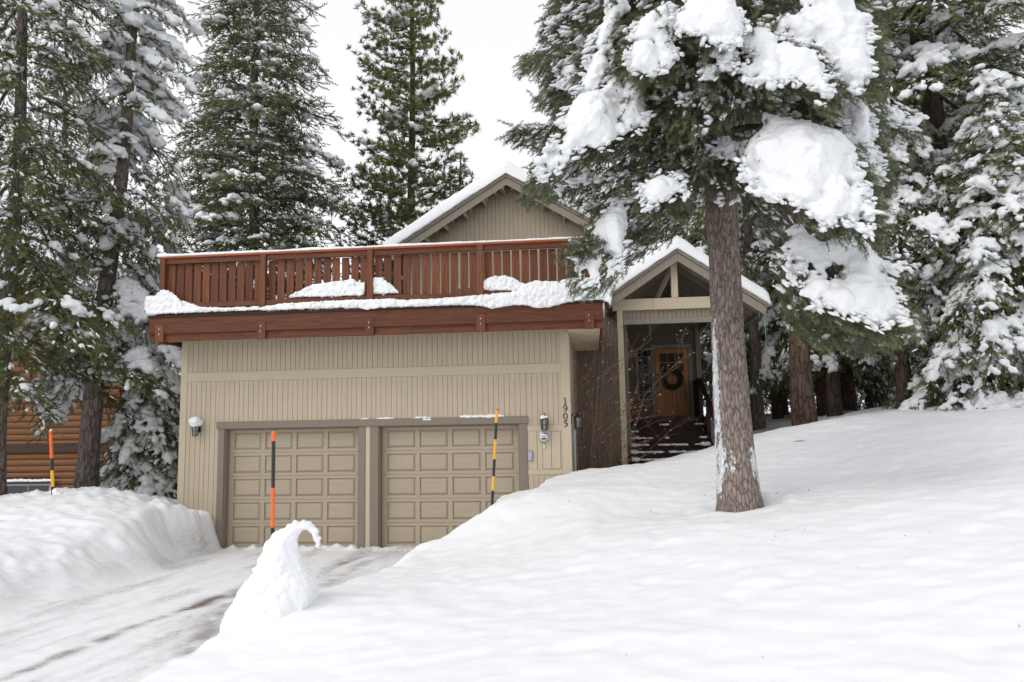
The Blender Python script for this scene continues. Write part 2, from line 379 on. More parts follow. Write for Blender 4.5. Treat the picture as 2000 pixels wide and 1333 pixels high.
def ground(X, Y, detail=True):
    X = np.asarray(X,float); Y = np.asarray(Y,float)
    q = np.stack([X,Y,X*0],-1)
    zd = np.where(Y < 0, -.055*Y, 0.); zd = np.minimum(zd, .85)
    far = np.clip(np.hypot(X-8, Y+2)-26, 0, None)
    Xc = np.clip(X,-16,26); Yc = np.clip(Y,-15,14)
    zh = np.clip(tps_eval(HILL, Xc, Yc), .3, 3.2); zl = np.clip(tps_eval(LEFT, Xc, Yc), .12, 1.7)
    n = fbm(q*1.1, 3, 3)*.12+fbm(q*5, 3, 8)*.05
    tr = sstep(X-np.interp(Y, rx, rX)+n, -.05, .62); tl = sstep(np.interp(Y, lx, lX)-X+fbm(q*.7,2,3)*.2+fbm(q*4,3,8)*.012, -.02, np.interp(Y,[-4,-1.5,-.8],[1.25,.7,.2]))
    house_side = sstep(Y, 0, 1.)
    zh2 = zh+.13*np.exp(-((X-8.0)/1.1)**2-((Y+3.2)/1.3)**2)-.12*np.exp(-((X-9.6)/1.3)**2-((Y+4.6)/.9)**2)+.10*np.exp(-((X-13.5)/1.8)**2-((Y+1.2)/1.0)**2)-.10*np.exp(-((X-12.3)/1.8)**2-((Y+3.6)/.8)**2)+.05*np.exp(-((X-10.8)/2.5)**2-((Y+6.4)/.7)**2); zh = zh2; zl2 = zl
    if detail:
        rough = fbm(q*.7, 3, 21)*(.014+.016*sstep(Y,-9,-4))+fbm(q*3.1, 4, 4)*(.004+.005*sstep(Y,-8,-4))+np.clip(fbm(q*1.6, 3, 90)-.45, 0, 1)*.03
        zh2 = zh+rough; zl2 = zl+rough*1.3
        lump = fbm(q*6, 4, 31)*.05
        zh2 = zh2+lump*np.clip(1-np.abs(tr-.75)*3, 0, 1); zl2 = zl2+lump*(.9+1.6*sstep(Y,-2.2,-1))*np.clip(1-np.abs(tl-.7)*1.6, 0, 1)
        zd = zd+fbm(q*np.array([2.5,.7,1]), 4, 9)*.016+fbm(q*9, 3, 12)*.006
        # crumbs along the garage door foot
        zd = zd+np.clip(1-np.abs(Y+.02)/.28, 0, 1)*np.clip(.05+fbm(q*7, 3, 40)*.07, 0, .2)*(Y < .3)
    zl2 = zl2+np.clip(1-np.abs(tl-.5)*2,0,1)*fbm(q*2.6,4,66)*.07
    z = zd*(1-tr)+zh2*tr; z = z*(1-tl)+zl2*tl
    tr_ = np.hypot(X-TRX, Y+5.0); z = z-.06*np.exp(-(tr_/.42)**2)+(.05+.05*vnoise(q*4,71))*np.exp(-((tr_-.52)/.16)**2)
    inside = (Y > .4)&(X > .95)&(X < 7.6)&(Y < 14)
    z = np.where(inside, np.minimum(z, -.05), z)
    z = z+far*.02*sstep(Y, 0, 20)
    return z, np.maximum(tr, tl)
TRX = P(1446,985,Y=-5.0)[0]
def gz(x, y): return float(ground(np.array([x]), np.array([y]), False)[0][0])
def axis(lo, hi, step, flo, fhi):
    a = list(np.arange(lo, hi+1e-6, step)); s = step; x = a[-1]
    while x < fhi: s *= 1.13; x += s; a.append(x)
    s = step; x = a[0]; pre = []
    while x > flo: s *= 1.13; x -= s; pre.append(x)
    return np.array(pre[::-1]+a)
gx = axis(-4, 17, .042, -400, 420); gy = axis(-13, 4.2, .042, -60, 620)
GX, GY = np.meshgrid(gx, gy); GZ, GM = ground(GX, GY)
q = np.stack([GX,GY,GX*0],-1)
onroad = 1-GM
# tyre tracks: two lines leading to the left door
def track(u0,v0,u1,v1):
    def dr(u,v):
        z = .3
        for _ in range(20):
            p = P(u,v,Z=z); z = .9*z+.1*(-.055*min(p[1],0)) if True else z; z = -.055*min(p[1],0)
        return p
    a = dr(u0,v0)[:2]; b_ = dr(u1,v1)[:2]; d = b_-a; L = np.linalg.norm(d); d /= L
    s_ = (GX-a[0])*d[0]+(GY-a[1])*d[1]; w_ = -(GX-a[0])*d[1]+(GY-a[1])*d[0]; return s_/L, w_
s0_, w0_ = track(20,1325,432,1164); qs = np.stack([s0_*2.2, w0_*3.2, GX*0],-1)
grime = np.zeros_like(GX); ice = np.clip(onroad*1.3-.1, 0, 1)*np.clip(.25+fbm(qs, 5, 77, .6)*.62, 0, 1)
ice *= (GY < .4)
for (u0,v0,u1,v1,wd,st,s0,s1) in ((20,1325,432,1164,.13,1.1,-.6,1.02),(420,1215,470,1150,.11,.6,-1.2,1.0),(640,1140,720,1095,.13,.5,-.2,1.),(655,1105,705,1088,.07,.8,-.1,1.)):
    s_, w_ = track(u0,v0,u1,v1)
    base = np.exp(-(w_/wd)**2)*sstep(s_, s0, s0+.25)*(1-sstep(s_, s1-.05, s1+.05))
    nn = fbm(q*np.array([6.,6.,1]), 4, 55)
    core = sstep(s_, .68, .86) if u0 == 20 else .7
    grime = np.maximum(grime, base*st*np.clip(.25+core*.75+nn*.7, 0, 1)*np.where(u0 == 20, np.clip(core+.75*np.exp(-((w_+.0)/.05)**2)*(.5+.8*nn), 0, 1), 1))
grime = np.maximum(grime, np.exp(-((w0_-.03)/.07)**2)*sstep(s0_,-.5,-.2)*(1-sstep(s0_,.8,.95))*np.clip(.55+.45*fbm(q*np.array([7.,7.,1]), 4, 56), 0, .8))
grime *= np.clip(onroad*1.5-.3, 0, 1)
ny, nx = GX.shape; idx = np.arange(ny*nx).reshape(ny,nx)
Q = np.stack([idx[:-1,:-1], idx[:-1,1:], idx[1:,1:], idx[1:,:-1]], -1).reshape(-1,4)
Vg = np.stack([GX,GY,GZ],-1).reshape(-1,3)
fm = (GM[:-1,:-1] < .25)&(GY[:-1,:-1] < .35)&(GX[:-1,:-1] > 0)&(GX[:-1,:-1] < 9)
fm = fm.reshape(-1)
def sub(name, mask):
    f = Q[mask]; used, inv = np.unique(f, return_inverse=True)
    return np_mesh(name, Vg[used], inv.reshape(f.shape), M['ground'], None, True, {'grime': grime.reshape(-1)[used], 'ice': ice.reshape(-1)[used]})
setp(sub('snow_ground', ~fm), kind='structure'); setp(sub('driveway', fm), kind='structure')

# curled snow crest left by the plough at the near edge of the drive
CRY = -7.75; CRP = [(425,1262),(440,1238),(447,1222),(452,1196),(466,1170),(482,1138),(498,1120),(505,1092),(520,1066),(528,1050),(540,1038),(552,1037),(561,1030),(573,1022),(577,1016),(588,1022),(597,1016),(606,1022),(614,1028),(620,1040),(621,1052),(624,1066),(621,1072),(616,1068),(614,1055),(608,1043),(600,1036),(591,1037),(583,1046),(581,1056),(585,1080),(592,1100),(602,1118),(613,1132),(618,1150),(612,1185),(600,1262)]
g_, sd_ = fill(CRP, 4.2, rng); mm_ = (CRY-CAM[1])/F; rr_ = np.clip(sd_*mm_*.95, .006, .17); k_ = (sd_ > .8)
g_, rr_ = g_[k_], rr_[k_]; hh_ = sstep(g_[:,1], 1060, 1230)
pc_ = PV(g_, CRY+0*rr_); dep = np.where(rng.random(len(rr_)) < .5, -1, 1)*rng.random(len(rr_))*(.01+.2*hh_)
pc_[:,1] += dep
ee_ = []
for i_ in range(5, 22):
    a_ = np.array(CRP[i_],float); b_ = np.array(CRP[i_+1],float)
    for tt in rng.random(3): ee_.append(a_*(1-tt)+b_*tt+rng.normal(size=2)*1.2)
ee_ = np.array(ee_); pc_ = np.r_[pc_, PV(ee_, CRY+rng.normal(size=len(ee_))*.02)]; rr_ = np.r_[rr_, rng.uniform(.009,.02,len(ee_))]
cr = remeshed('snow_crest', pc_, np.c_[rr_, rr_*1.1+.02, rr_], .0105, M['snow'], None, .006, 16, 4)
if 'kind' in cr: del cr['kind']
setp(cr, 'curled wave of snow standing up at the driveway edge beside the orange stake', 'snow drift')

# ---------------------------------------------------------------- house
HL = np.array([3.9, 0, 0])
house = thing('house', 'beige two car garage house with a redwood deck above the doors and a porch', 'house', (3.9, 0, 0))
def boards(mb, x0, x1, zlo, zhi, y, pitch=.1, gap=.008, th=.016, face=-1, ax='x', r=random.Random(3)):
    """vertical tongue and groove boards in front of plane y; zlo/zhi are functions of x"""
    x = x0
    zl = zlo if callable(zlo) else (lambda q: zlo); zh = zhi if callable(zhi) else (lambda q: zhi)
    while x < x1-.012:
        w = pitch*r.choice((.93,1.,1.07)); a = x+gap/2; bb = min(x+w-gap/2, x1)
        if bb-a > .012 and (zh(a)-zl(a) > .01 or zh(bb)-zl(bb) > .01):
            za, zb = max(zh(a), zl(a)+.001), max(zh(bb), zl(bb)+.001)
            y0, y1 = (y-th, y) if face < 0 else (y, y+th)
            if ax == 'x':
                mb.hexa([(a,y0,zl(a)),(bb,y0,zl(bb)),(bb,y1,zl(bb)),(a,y1,zl(a)),(a,y0,za),(bb,y0,zb),(bb,y1,zb),(a,y1,za)])
            else:   # wall running along Y at x=y value
                mb.hexa([(y0,a,zl(a)),(y1,a,zl(a)),(y1,bb,zl(bb)),(y0,bb,zl(bb)),(y0,a,za),(y1,a,za),(y1,bb,zb),(y0,bb,zb)])
        x += w
XR = 7.80; ZT = 4.2
# structural box of the garage (walls behind the boards) with door recesses
D0, D1 = (.945, 3.685), (4.078, 6.818); DH = 2.35; C0, C1 = .816, 6.97; HT = 2.485
g = MB()
g.box(.02, D0[0], .0, .25, -.3, ZT).box(D0[1], D1[0], .0, .25, -.3, DH).box(D1[1], XR-.02, .0, .25, -.3, ZT).box(D0[0], D1[1], 0, .25, DH, ZT)
g.box(.02, .22, .25, 8, -.3, ZT).box(XR-.22, XR-.02, .25, 4.45, -.3, ZT).box(.22, XR-.22, 7.8, 8, -.3, ZT)
g.build('wall', M['siding'], house)
s = MB()
boards(s, .13, C0, -.2, 3.297, 0); boards(s, C0, C1, HT+.002, 3.297, 0); boards(s, C1, XR-.17, P(1070,831,Y=0)[2]+.002, 3.297, 0); s.build('siding', M['siding'], house); s = MB(); boards(s, .13, XR-.17, 3.482, ZT-.02, 0); s.build('siding', M['siding'], house); s = MB()
u0 = P(1095,835,Y=0)[0]; zb1 = P(1070,831,Y=0)[2]; zb0 = P(1070,842,Y=0)[2]; zc1 = P(1070,917,Y=0)[2]; zc0 = P(1070,927,Y=0)[2]
boards(s, C1, XR-.17, -.2, zc0-.002, 0)
s.build('siding', M['siding'], house)
s = MB(); boards(s, .05, 4.4, -.2, ZT-.02, XR-.02, face=1, ax='y'); s.build('side_siding', M['siding'], house)
s = MB(); boards(s, .05, 7.9, -.2, ZT-.02, .02, face=-1, ax='y'); s.build('side_siding', M['siding'], house)
t_ = MB(); t_.box(-.005,.13,-.028,.02,-.2,ZT-.02); t_.build('corner_trim', M['trim'], house, bevel=.003); t_ = MB(); t_.box(XR-.17,XR+.003,-.028,.03,-.2,ZT-.02); t_.build('corner_trim', M['trim'], house, bevel=.003)
t_ = MB(); t_.box(.132,XR-.172,-.03,-.001,3.30,3.48); t_.build('belly_band', M['trim'], house, bevel=.004)
# utility panel trim
t_ = MB(); x0 = C1+.06; x1 = XR-.172
t_.box(C1+.003,x1,-.026,-.001,zb0,zb1).box(C1+.003,x1,-.026,-.001,zc0,zc1)
xa = P(1079,880,Y=0)[0]; xb = P(1094,880,Y=0)[0]; xc = P(1052,880,Y=0)[0]; xm = P(1077,880,Y=0)[0]
t_.box(C1+.003,xc-.03,-.018,-.001,zc1+.002,zb0-.002).box(xc-.018,xc+.075,-.022,-.001,zc1+.002,zb0-.002).box(xc+.082,xm,-.032,-.001,zc1+.012,zb0-.012).box(xm+.008,x1-.035,-.032,-.001,zc1+.012,zb0-.012).box(x1-.027,x1,-.018,-.001,zc1+.002,zb0-.002)
t_.build('utility_panel', M['trim'], house, bevel=.002)
# casing
c_ = MB(); c_.box(C0-.03,C1+.02,-.055,-.002,DH+.0,HT)
c_.build('door_header', M['casing'], house, bevel=.004)
c_ = MB()
for a,b2 in ((C0,D0[0]),(D0[1],D0[1]+.13),(D1[0]-.17,D1[0]),(D1[1],C1)): c_.box(a,b2,-.035,-.001,-.2,DH-.003)
for a,b2 in ((D0[0]-.001,D0[0]+.022),(D0[1]-.022,D0[1]+.001),(D1[0]-.001,D1[0]+.022),(D1[1]-.022,D1[1]+.001)): c_.box(a,b2,.001,.16,-.2,DH-.003)
for d in (D0,D1): c_.box(d[0]+.025,d[1]-.025,.001,.16,DH-.022,DH+.001)
c_.build('door_casing', M['casing'], house, bevel=.003)
c_ = MB(); c_.box(D0[1]+.133,D1[0]-.173,-.02,-.001,-.2,DH-.003); c_.build('door_mullion', M['trim'], house)
for d in (D0, D1):
    a, b2 = d[0]+.024, d[1]-.024; top = 2.325; base = MB(); Y0 = .15
    base.box(a, b2, Y0+.03, Y0+.07, -.12, top); hgt = (top-.03)/5; W4 = (b2-a-.12)/4
    gd = base.build('garage_door', M['door'], house)
    fr = MB()
    for r_ in range(5):
        z0 = .03+r_*hgt; z1 = z0+hgt-.004; st = .055 if r_ else .06
        fr.box(a, b2, Y0+.0, Y0+.029, z0 if r_ else -.1, z0+.058); fr.box(a, b2, Y0, Y0+.029, z1-.058, z1)
        for k in range(5):
            xc_ = a+.06+k*W4; x0_, x1_ = (a, a+.10) if k == 0 else ((b2-.10, b2) if k == 4 else (xc_-.045, xc_+.045))
            fr.box(x0_, x1_, Y0+.0, Y0+.029, z0+.0582, z1-.0582)
        for k in range(4):
            xl = (a+.10 if k == 0 else a+.06+k*W4+.045); xr = (b2-.10 if k == 3 else a+.06+(k+1)*W4-.045)
            zl_, zr_ = z0+.058, z1-.058; i0, i1 = .012, .045
            o_ = [(xl+i0,Y0+.028,zl_+i0),(xr-i0,Y0+.028,zl_+i0),(xr-i0,Y0+.028,zr_-i0),(xl+i0,Y0+.028,zr_-i0)]
            n_ = [(xl+i1,Y0+.004,zl_+i1),(xr-i1,Y0+.004,zl_+i1),(xr-i1,Y0+.004,zr_-i1),(xl+i1,Y0+.004,zr_-i1)]
            fr.add(o_+n_, [(4,5,6,7),(0,1,5,4),(1,2,6,5),(2,3,7,6),(3,0,4,7)])
    fr.build('door_panels', M['door'], gd, bevel=.003)
# snow on header
hs_ = []
for (ua,ub,r) in ((703,722,.02),(735,770,.022),(808,842,.022),(900,984,.032)):
    xa_, xb_ = P(ua,818,Y=-.03)[0], P(ub,818,Y=-.03)[0]
    for x in np.arange(xa_, xb_, .014): hs_.append(((x, -.03+rng.normal()*.006, HT+r*.35+rng.normal()*.003), r*(.55+.7*abs(rng.normal()*.5)+.3)*(.6 if min(x-xa_,xb_-x)<.05 else 1)))
for x in np.arange(P(828,820,Y=-.03)[0], P(842,820,Y=-.03)[0], .012): hs_.append(((x,-.06,HT-.03),.022))
remeshed('ledge_snow', [c for c,_ in hs_], [r for _,r in hs_], .009, M['snow'], house, .004, 30, 2)

# ---- deck
YD = -.90; dl = P(290,640,Y=YD)[0]; dr_ = P(1177,600,Y=YD)[0]
Z0, Z1, Z2 = 4.02, 4.17, 4.48
deck = thing('tmp', '', '', HL); bpy.data.objects.remove(deck)
f_ = MB(); f_.box(dl,dr_,YD,YD+.04,Z1,Z2); deck = f_.build('deck', M['red_h'], house, bevel=.004)
f_ = MB(); f_.box(dl+.03,dr_-.03,YD+.045,YD+.085,Z0,Z1+.2); f_.build('lower_beam', M['red_h'], deck, bevel=.004)
f_ = MB(); f_.box(dl,dl+.04,YD+.042,3.9,Z0+.02,Z2); f_.build('side_beam', M['red_h'], deck)
f_ = MB(); f_.box(dr_-.04,dr_,YD+.042,3.9,Z0+.02,Z2); f_.build('side_beam', M['red_h'], deck)
f_ = MB(); f_.box(dl-.02,dr_+.02,YD-.02,4.4,Z2+.001,Z2+.04); f_.build('deck_floor', M['darkwood'], deck)
for k in range(11):
    j = MB(); yy = YD+.14+k*.42; j.box(dl+.045, dr_-.045, yy, yy+.045, ZT+.003 if yy > -.06 else Z0+.06, Z2-.002)
    if yy > -.05: j = MB(); j.box(XR+.01, dr_-.045, yy, yy+.045, Z0+.09, Z2-.002)
    j.build('joist', M['trim'], deck)
f_ = MB(); f_.box(XR+.002,dr_-.05,YD+.1,3.8,Z0+.07,Z0+.085); f_.build('soffit', M['casing'], deck)
for k in range(10):
    f_ = MB(); yy = YD+.16+k*.44; f_.box(XR+.004,dr_-.052,yy,yy+.27,Z0+.03,Z0+.069); f_.build('soffit_slat', M['trim'], deck)
px_posts = (315, 511.5, 721.5, 938, 1149)
pxs = [P(u,560,Y=YD)[0] for u in px_posts]
for x in pxs:
    b_ = MB(); b_.box(x-.055-.03,x+.055+.03,YD-.012,YD+.04,Z0-.012,Z1-.001).box(x-.085,x+.085,YD-.012,YD-.0005,Z1,Z1+.17)
    bl = b_.build('bracket_block', M['red_v'], deck, bevel=.004)
    for dz in (.06,.155):
        q_ = MB(); q_.lathe((x,YD-.024,Z0+.08+dz),[(.0,-.004),(.012,-.003),(.017,.004),(.017,.013)],10,'y'); q_.build('bolt', M['galv'], bl)
RT_ = 5.68; YR = YD+.09
ri = MB(); ri.box(dl+.12,dr_-.1,YR-.07,YR+.09,RT_-.04,RT_); rc = ri.build('rail_cap', M['redcap'], deck, bevel=.006)
ri = MB(); ri.box(dl+.15,dr_-.14,YR-.035,YR+.03,RT_-.145,RT_-.042); ri.build('top_rail', M['red_h'], deck, bevel=.004)
zr0, zr1 = 4.66, 4.76
ri = MB(); ri.box(dl+.15,dr_-.14,YR-.035,YR+.03,zr0,zr1); ri.build('bottom_rail', M['red_h'], deck, bevel=.004)
pm = MB(); pm.box(-.05,.05,-.05,.05,0,RT_-.043-Z2-.04)
po0 = None
for x in pxs:
    if po0 is None:
        q_ = MB(); q_.box(-.052,.052,-.052,.052,0,RT_-.043-Z2-.042); q_.v = [tuple(np.array(v)+HL) for v in q_.v]
        po0 = q_.build('railing_post', M['red_v'], deck, bevel=.005); po = po0
    else: po = po0.copy(); S.collection.objects.link(po); po.parent = deck
    po.location = (x-HL[0]*1, YR-.022, Z2+.042)
q_ = MB(); q_.box(-.07,.07,-.011,.011,0,RT_-.15-4.60); q_.v = [tuple(np.array(v)+HL) for v in q_.v]
pk0 = q_.build('picket', M['red_v'], deck, bevel=.003); first = True
spans = [(pxs[i]+.052, pxs[i+1]-.052) for i in range(4)]
for a, b2 in spans:
    n = 11; st = (b2-a)/n
    for k in range(n):
        pk = pk0 if first else pk0.copy()
        if not first: S.collection.objects.link(pk); pk.parent = deck
        first = False
        pk.location = (a+st*(k+.5)+rng.normal()*.003-HL[0], YR+.043, 4.60); pk.rotation_euler = (0, rng.normal()*.004, 0)
# side returns of the railing
for xx in (dl+.17, dr_-.17):
    ri = MB(); ri.box(xx-.06,xx+.06,YR+.1,4.3,RT_-.04,RT_); ri.box(xx-.03,xx+.03,YR+.1,4.3,RT_-.145,RT_-.042); ri.box(xx-.03,xx+.03,YR+.1,4.3,zr0,zr1)
    for k in range(24): yy = YR+.2+k*.17; ri.box(xx-.011,xx+.011,yy,yy+.14,4.6,RT_-.147)
    ri.build('side_railing', M['red_v'], deck)
# snow on rail cap, deck edge and in heaps against the pickets
sn = []
for x in np.arange(dl+.13, dr_-.1, .03):
    rr = .034+.010*fbm(np.array([[x*1.7,0,0]]),3,5)[0]
    for yy in (-.045,-.01,.03,.06): sn.append(((x,YR+yy,RT_+.004+rr*.45),(rr*1.1,rr,rr)))
remeshed('rail_snow', [c for c,_ in sn], [r for _,r in sn], .014, M['snow'], deck, .006, 12, 3)
sn = []
def heap(u, v0, v1, rmin=.03, y=YD+.02, step=.035):   # column of snow from v0 (top) to v1 (foot) at photo column u
    a = P(u,v0,Y=y); b2 = P(u,v1,Y=y); n = max(1, int((a[2]-b2[2])/step)+1)
    rmin = min(rmin, max(.017, (a[2]-b2[2])*.55)); sc1 = .5
    for k in range(n+1): 
        tt = k/n; sn.append(((a[0]+rng.normal()*.004, y+rng.normal()*.015, a[2]*(1-tt)+b2[2]*tt-rmin*.6*(1-tt)+rmin*.5*tt), rmin*(.8+.35*rng.random())))
def strip(pts, y, rmin, du=3.2):
    us = [p[0] for p in pts]
    for u in np.arange(us[0], us[-1], du):
        t0 = np.interp(u, us, [p[1] for p in pts]); t1 = np.interp(u, us, [p[2] for p in pts]); heap(u, t0, t1, rmin, y)
# deck edge snow: (u, top, bottom)
strip([(288,580,614),(305,577,614),(318,566,613),(330,568,612),(345,580,612),(358,597,611),(400,601,609),(440,601,608),(500,602,606),(520,600,606),(545,594,605),(580,592,604),(640,588,602),(700,586,601),(715,586,605),(760,584,600),
       (800,588,599),(880,582,596),(920,578,596),(945,577,598),(960,576,604),(975,578,600),(1000,574,596),(1030,568,596),(1050,566,602),(1070,562,600),(1100,553,592),(1120,548,588),(1150,543,586),(1175,540,585),(1188,545,592),(1193,560,600)], YD-.03, .035)
strip([(288,582,610),(345,585,608),(400,603,606),(700,590,600),(900,583,594),(1100,558,588),(1190,545,588)], YD+.06, .05, 5)
strip([(1060,560,585),(1110,550,580),(1190,545,588)], YD+.2, .08, 6)
# heaps between rail and pickets
strip([(567,578,582),(590,566,580),(612,556,580),(640,552,580),(670,549,579),(690,545,578),(700,553,578),(713,550,577)], YR+.0, .032)
strip([(723,552,575),(733,541,575),(745,543,574),(760,553,574),(772,565,573),(779,571,573)], YR+.0, .03)
strip([(944,550,566),(960,541,568),(985,538,567),(1005,545,568),(1025,556,570),(1045,548,572),(1060,550,568),(1090,549,566),(1110,544,560),(1140,535,556),(1165,528,560)], YR+.0, .032)
remeshed('deck_snow', [c for c,_ in sn], [r for _,r in sn], .014, M['snow'], deck, .007, 14, 7)

# ---- main gable wall behind the deck
YG = 4.5; YO = 3.9      # wall plane, roof front edge
ap = P(988,338,Y=YO); er = P(1172,441,Y=YO); el = P(800,459,Y=YO)
slR = (ap[2]-er[2])/(er[0]-ap[0]); slL = (ap[2]-el[2])/(ap[0]-el[0]); sl_ = (slR+slL)/2
xl_e, xr_e = ap[0]-3.15, er[0]
def roofz(x, dz=0): return ap[2]-sl_*abs(x-ap[0])-dz
gw = MB(); gw.poly_y([(xl_e+.35,0),(9.0,0),(9.0,5.6),(xr_e-.3,roofz(xr_e-.3,.1)),(ap[0],ap[2]-.1),(xl_e+.35,roofz(xl_e+.35,.1))], YG, YG+.2)
gw.build('gable_wall', M['gablewall'], house)
s = MB(); boards(s, xl_e+.37, xr_e-.02, 4.5, lambda x: roofz(x,.17), YG, .115); s.build('gable_siding', M['gablewall'], house)
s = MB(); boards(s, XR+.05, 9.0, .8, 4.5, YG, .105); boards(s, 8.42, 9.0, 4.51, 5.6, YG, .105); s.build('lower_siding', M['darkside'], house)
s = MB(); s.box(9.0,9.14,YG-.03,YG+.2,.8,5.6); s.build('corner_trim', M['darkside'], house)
def gable_roof(apx, apz, xl, xr, slope, y0, y1, name, th=.13, snow=.33, slL=None):
    slL = slL or slope; zl, zr = apz-slL*(apx-xl), apz-slope*(xr-apx)
    r = MB()
    r.poly_y([(xl,zl),(apx,apz),(xr,zr),(xr,zr-th),(apx,apz-th),(xl,zl-th)], y0+.05, y1)
    ro = r.build(name, M['rake'], house)
    # rake boards, two layers
    rk = MB()
    rk.poly_y([(xl-.01,zl+.012),(apx,apz+.012),(apx,apz-.095),(xl-.01,zl-.095)], y0, y0+.045).poly_y([(apx,apz+.012),(xr+.01,zr+.012),(xr+.01,zr-.095),(apx,apz-.095)], y0, y0+.045)
    rk.poly_y([(xl,zl-.1),(apx,apz-.1),(apx,apz-.30),(xl+.02,zl-.30)], y0+.03, y0+.075).poly_y([(apx,apz-.1),(xr,zr-.1),(xr-.02,zr-.30),(apx,apz-.30)], y0+.03, y0+.075)
    rk.build('rake_board', M['rake'], ro, bevel=.004)
    fb = MB(); fb.box(xl-.03,xl+.01,y0+.08,y1,zl-.2,zl+.01); fb.build('fascia', M['rake'], ro); fb = MB(); fb.box(xr-.01,xr+.03,y0+.08,y1,zr-.2,zr+.01); fb.build('fascia', M['rake'], ro)
    # snow blanket
    nx_, ny_ = 90, int((y1-y0)/.06)+2
    xs = np.linspace(xl-.1, xr+.1, nx_); ys = y0-.06+np.linspace(0, 1, ny_)*(y1-y0+.2)
    GX_, GY_ = np.meshgrid(xs, ys)
    rz = apz-np.where(GX_ < apx, slL*(apx-GX_), slope*(GX_-apx))
    rzs = apz-np.where(GX_ < apx, slL, slope)*(np.sqrt((GX_-apx)**2+.10)-.10)
    ed = np.minimum(np.minimum((GX_-xl+.1), (xr+.1-GX_)), (GY_-y0+.06)*1.)
    q_ = np.stack([GX_,GY_,GX_*0],-1)
    thk = snow*np.sqrt(np.clip(1-(1-np.clip(ed/(snow*.55),0,1))**2, 0, 1))*(1+.12*fbm(q_*1.3,3,6)+.35*np.exp(-((GX_-apx)/.5)**2))
    top = np.maximum(rzs, rz)+thk+fbm(q_*6,3,61)*.012; bot = rz-.01+fbm(q_*9,2,62)*.012
    i_ = np.arange(nx_*ny_).reshape(ny_,nx_); Fq = np.stack([i_[:-1,:-1],i_[:-1,1:],i_[1:,1:],i_[1:,:-1]],-1).reshape(-1,4)
    n_ = nx_*ny_; V_ = np.r_[np.stack([GX_,GY_,top],-1).reshape(-1,3), np.stack([GX_,GY_,bot],-1).reshape(-1,3)]
    per = np.r_[i_[0,:], i_[1:,-1], i_[-1,-2::-1], i_[-2:0:-1,0]]; nxt = np.roll(per,-1)
    Fs = np.stack([per, per+n_, nxt+n_, nxt],-1)
    np_mesh('roof_snow', V_, np.r_[Fq, Fq[:,::-1]+n_, Fs], M['snow'], ro, True)
    return ro
r1_ = gable_roof(ap[0], ap[2], xl_e, xr_e, sl_, YO, 12, 'main_roof', snow=.31)
# lookouts and icicles under the main gable
lk = MB()
for x in np.r_[np.arange(ap[0]-2.6, ap[0]-.1, .5), np.arange(ap[0]+.38, xr_e-.15, .52)]:
    z = roofz(x,.20); lk = MB(); lk.box(x-.02,x+.02,YO+.08,YG-.02,z-.13,z-.02); lk.build('lookout', M['trim'], r1_)
def icicle(x,y,z,L,r=.009):
    ic = MB(); ic.tube([(x,y,z),(x,y,z-L*.5),(x,y,z-L)],[r,r*.6,r*.12],6); ic.build('icicle', M['ice'], house)
for x in np.r_[np.arange(ap[0]-2.4, ap[0], .21), np.arange(ap[0]+.1, xr_e, .25)]:
    if rng.random() < .6: icicle(x+rng.normal()*.04, YO+.05, roofz(x,.29), .06+.1*rng.random())
# sliding windows on the deck
def window(x0,x1,y,z0,z1,nx_,nz_,parent,frame=M['trim'],name='window'):
    f0 = MB(); w = .06
    f0.box(x0,x0+w,y-.05,y,z0,z1).box(x1-w,x1,y-.05,y,z0,z1).box(x0+w,x1-w,y-.05,y,z1-w,z1).box(x0+w,x1-w,y-.05,y,z0,z0+w)
    for k in range(1,nx_): xx = x0+(x1-x0)*k/nx_; f0.box(xx-.012,xx+.012,y-.035,y-.01,z0+w,z1-w)
    for k in range(1,nz_): zz = z0+(z1-z0)*k/nz_; f0.box(x0+w,x1-w,y-.034,y-.011,zz-.012,zz+.012)
    wo_ = f0.build(name, frame, parent, bevel=.003)
    g0 = MB(); g0.box(x0+w*.5,x1-w*.5,y-.022,y-.018,z0+w*.5,z1-w*.5); g0.build('pane', M['glassd'], wo_); return wo_
xa_ = P(880,540,Y=YG)[0]; xb_ = P(985,540,Y=YG)[0]; window(xa_,xb_,YG-.02,4.56,5.9,2,1,house)
# garage side: main body behind so the gable has a house under its roof
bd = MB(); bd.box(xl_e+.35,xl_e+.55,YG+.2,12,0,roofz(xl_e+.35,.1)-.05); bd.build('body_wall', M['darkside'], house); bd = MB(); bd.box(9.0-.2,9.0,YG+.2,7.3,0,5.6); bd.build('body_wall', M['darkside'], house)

# ---- porch
YP = 3.0; pa = P(1322,484,Y=YP-.35); pl = P(1187,577,Y=YP-.35); pr = P(1497,590,Y=YP-.35)
sR = (pa[2]-pr[2])/(pr[0]-pa[0]); sL = (pa[2]-pl[2])/(pa[0]-pl[0])
proof = gable_roof(pa[0], pa[2], pl[0], pr[0], sR, YP-.35, 8.5, 'porch_roof', th=.06, snow=.24, slL=sL)
raf = MB()
for yy in np.arange(YP+.3, 7.2, .6):
    for xe, sg in ((pl[0]+.06, sL),(pr[0]-.06, sR)):
        raf.beam((xe,yy,pa[2]-sg*abs(xe-pa[0])-.14),(pa[0],yy,pa[2]-.14),.05,.13)
raf.beam((pa[0],YP-.2,pa[2]-.19),(pa[0],7.3,pa[2]-.19),.08,.2); raf.build('rafter', M['rake'], proof)
xpl = P(1215,750,Y=YP)[0]; xpr = P(1427,750,Y=YP)[0]
zbt = P(1300,583,Y=YP)[2]; zbb = P(1300,605,Y=YP)[2]
pb = MB(); pb.box(xpl-.16,xpr+.2,YP-.06,YP+.08,zbb,zbt); pb.build('porch_beam', M['trim'], house, bevel=.006)
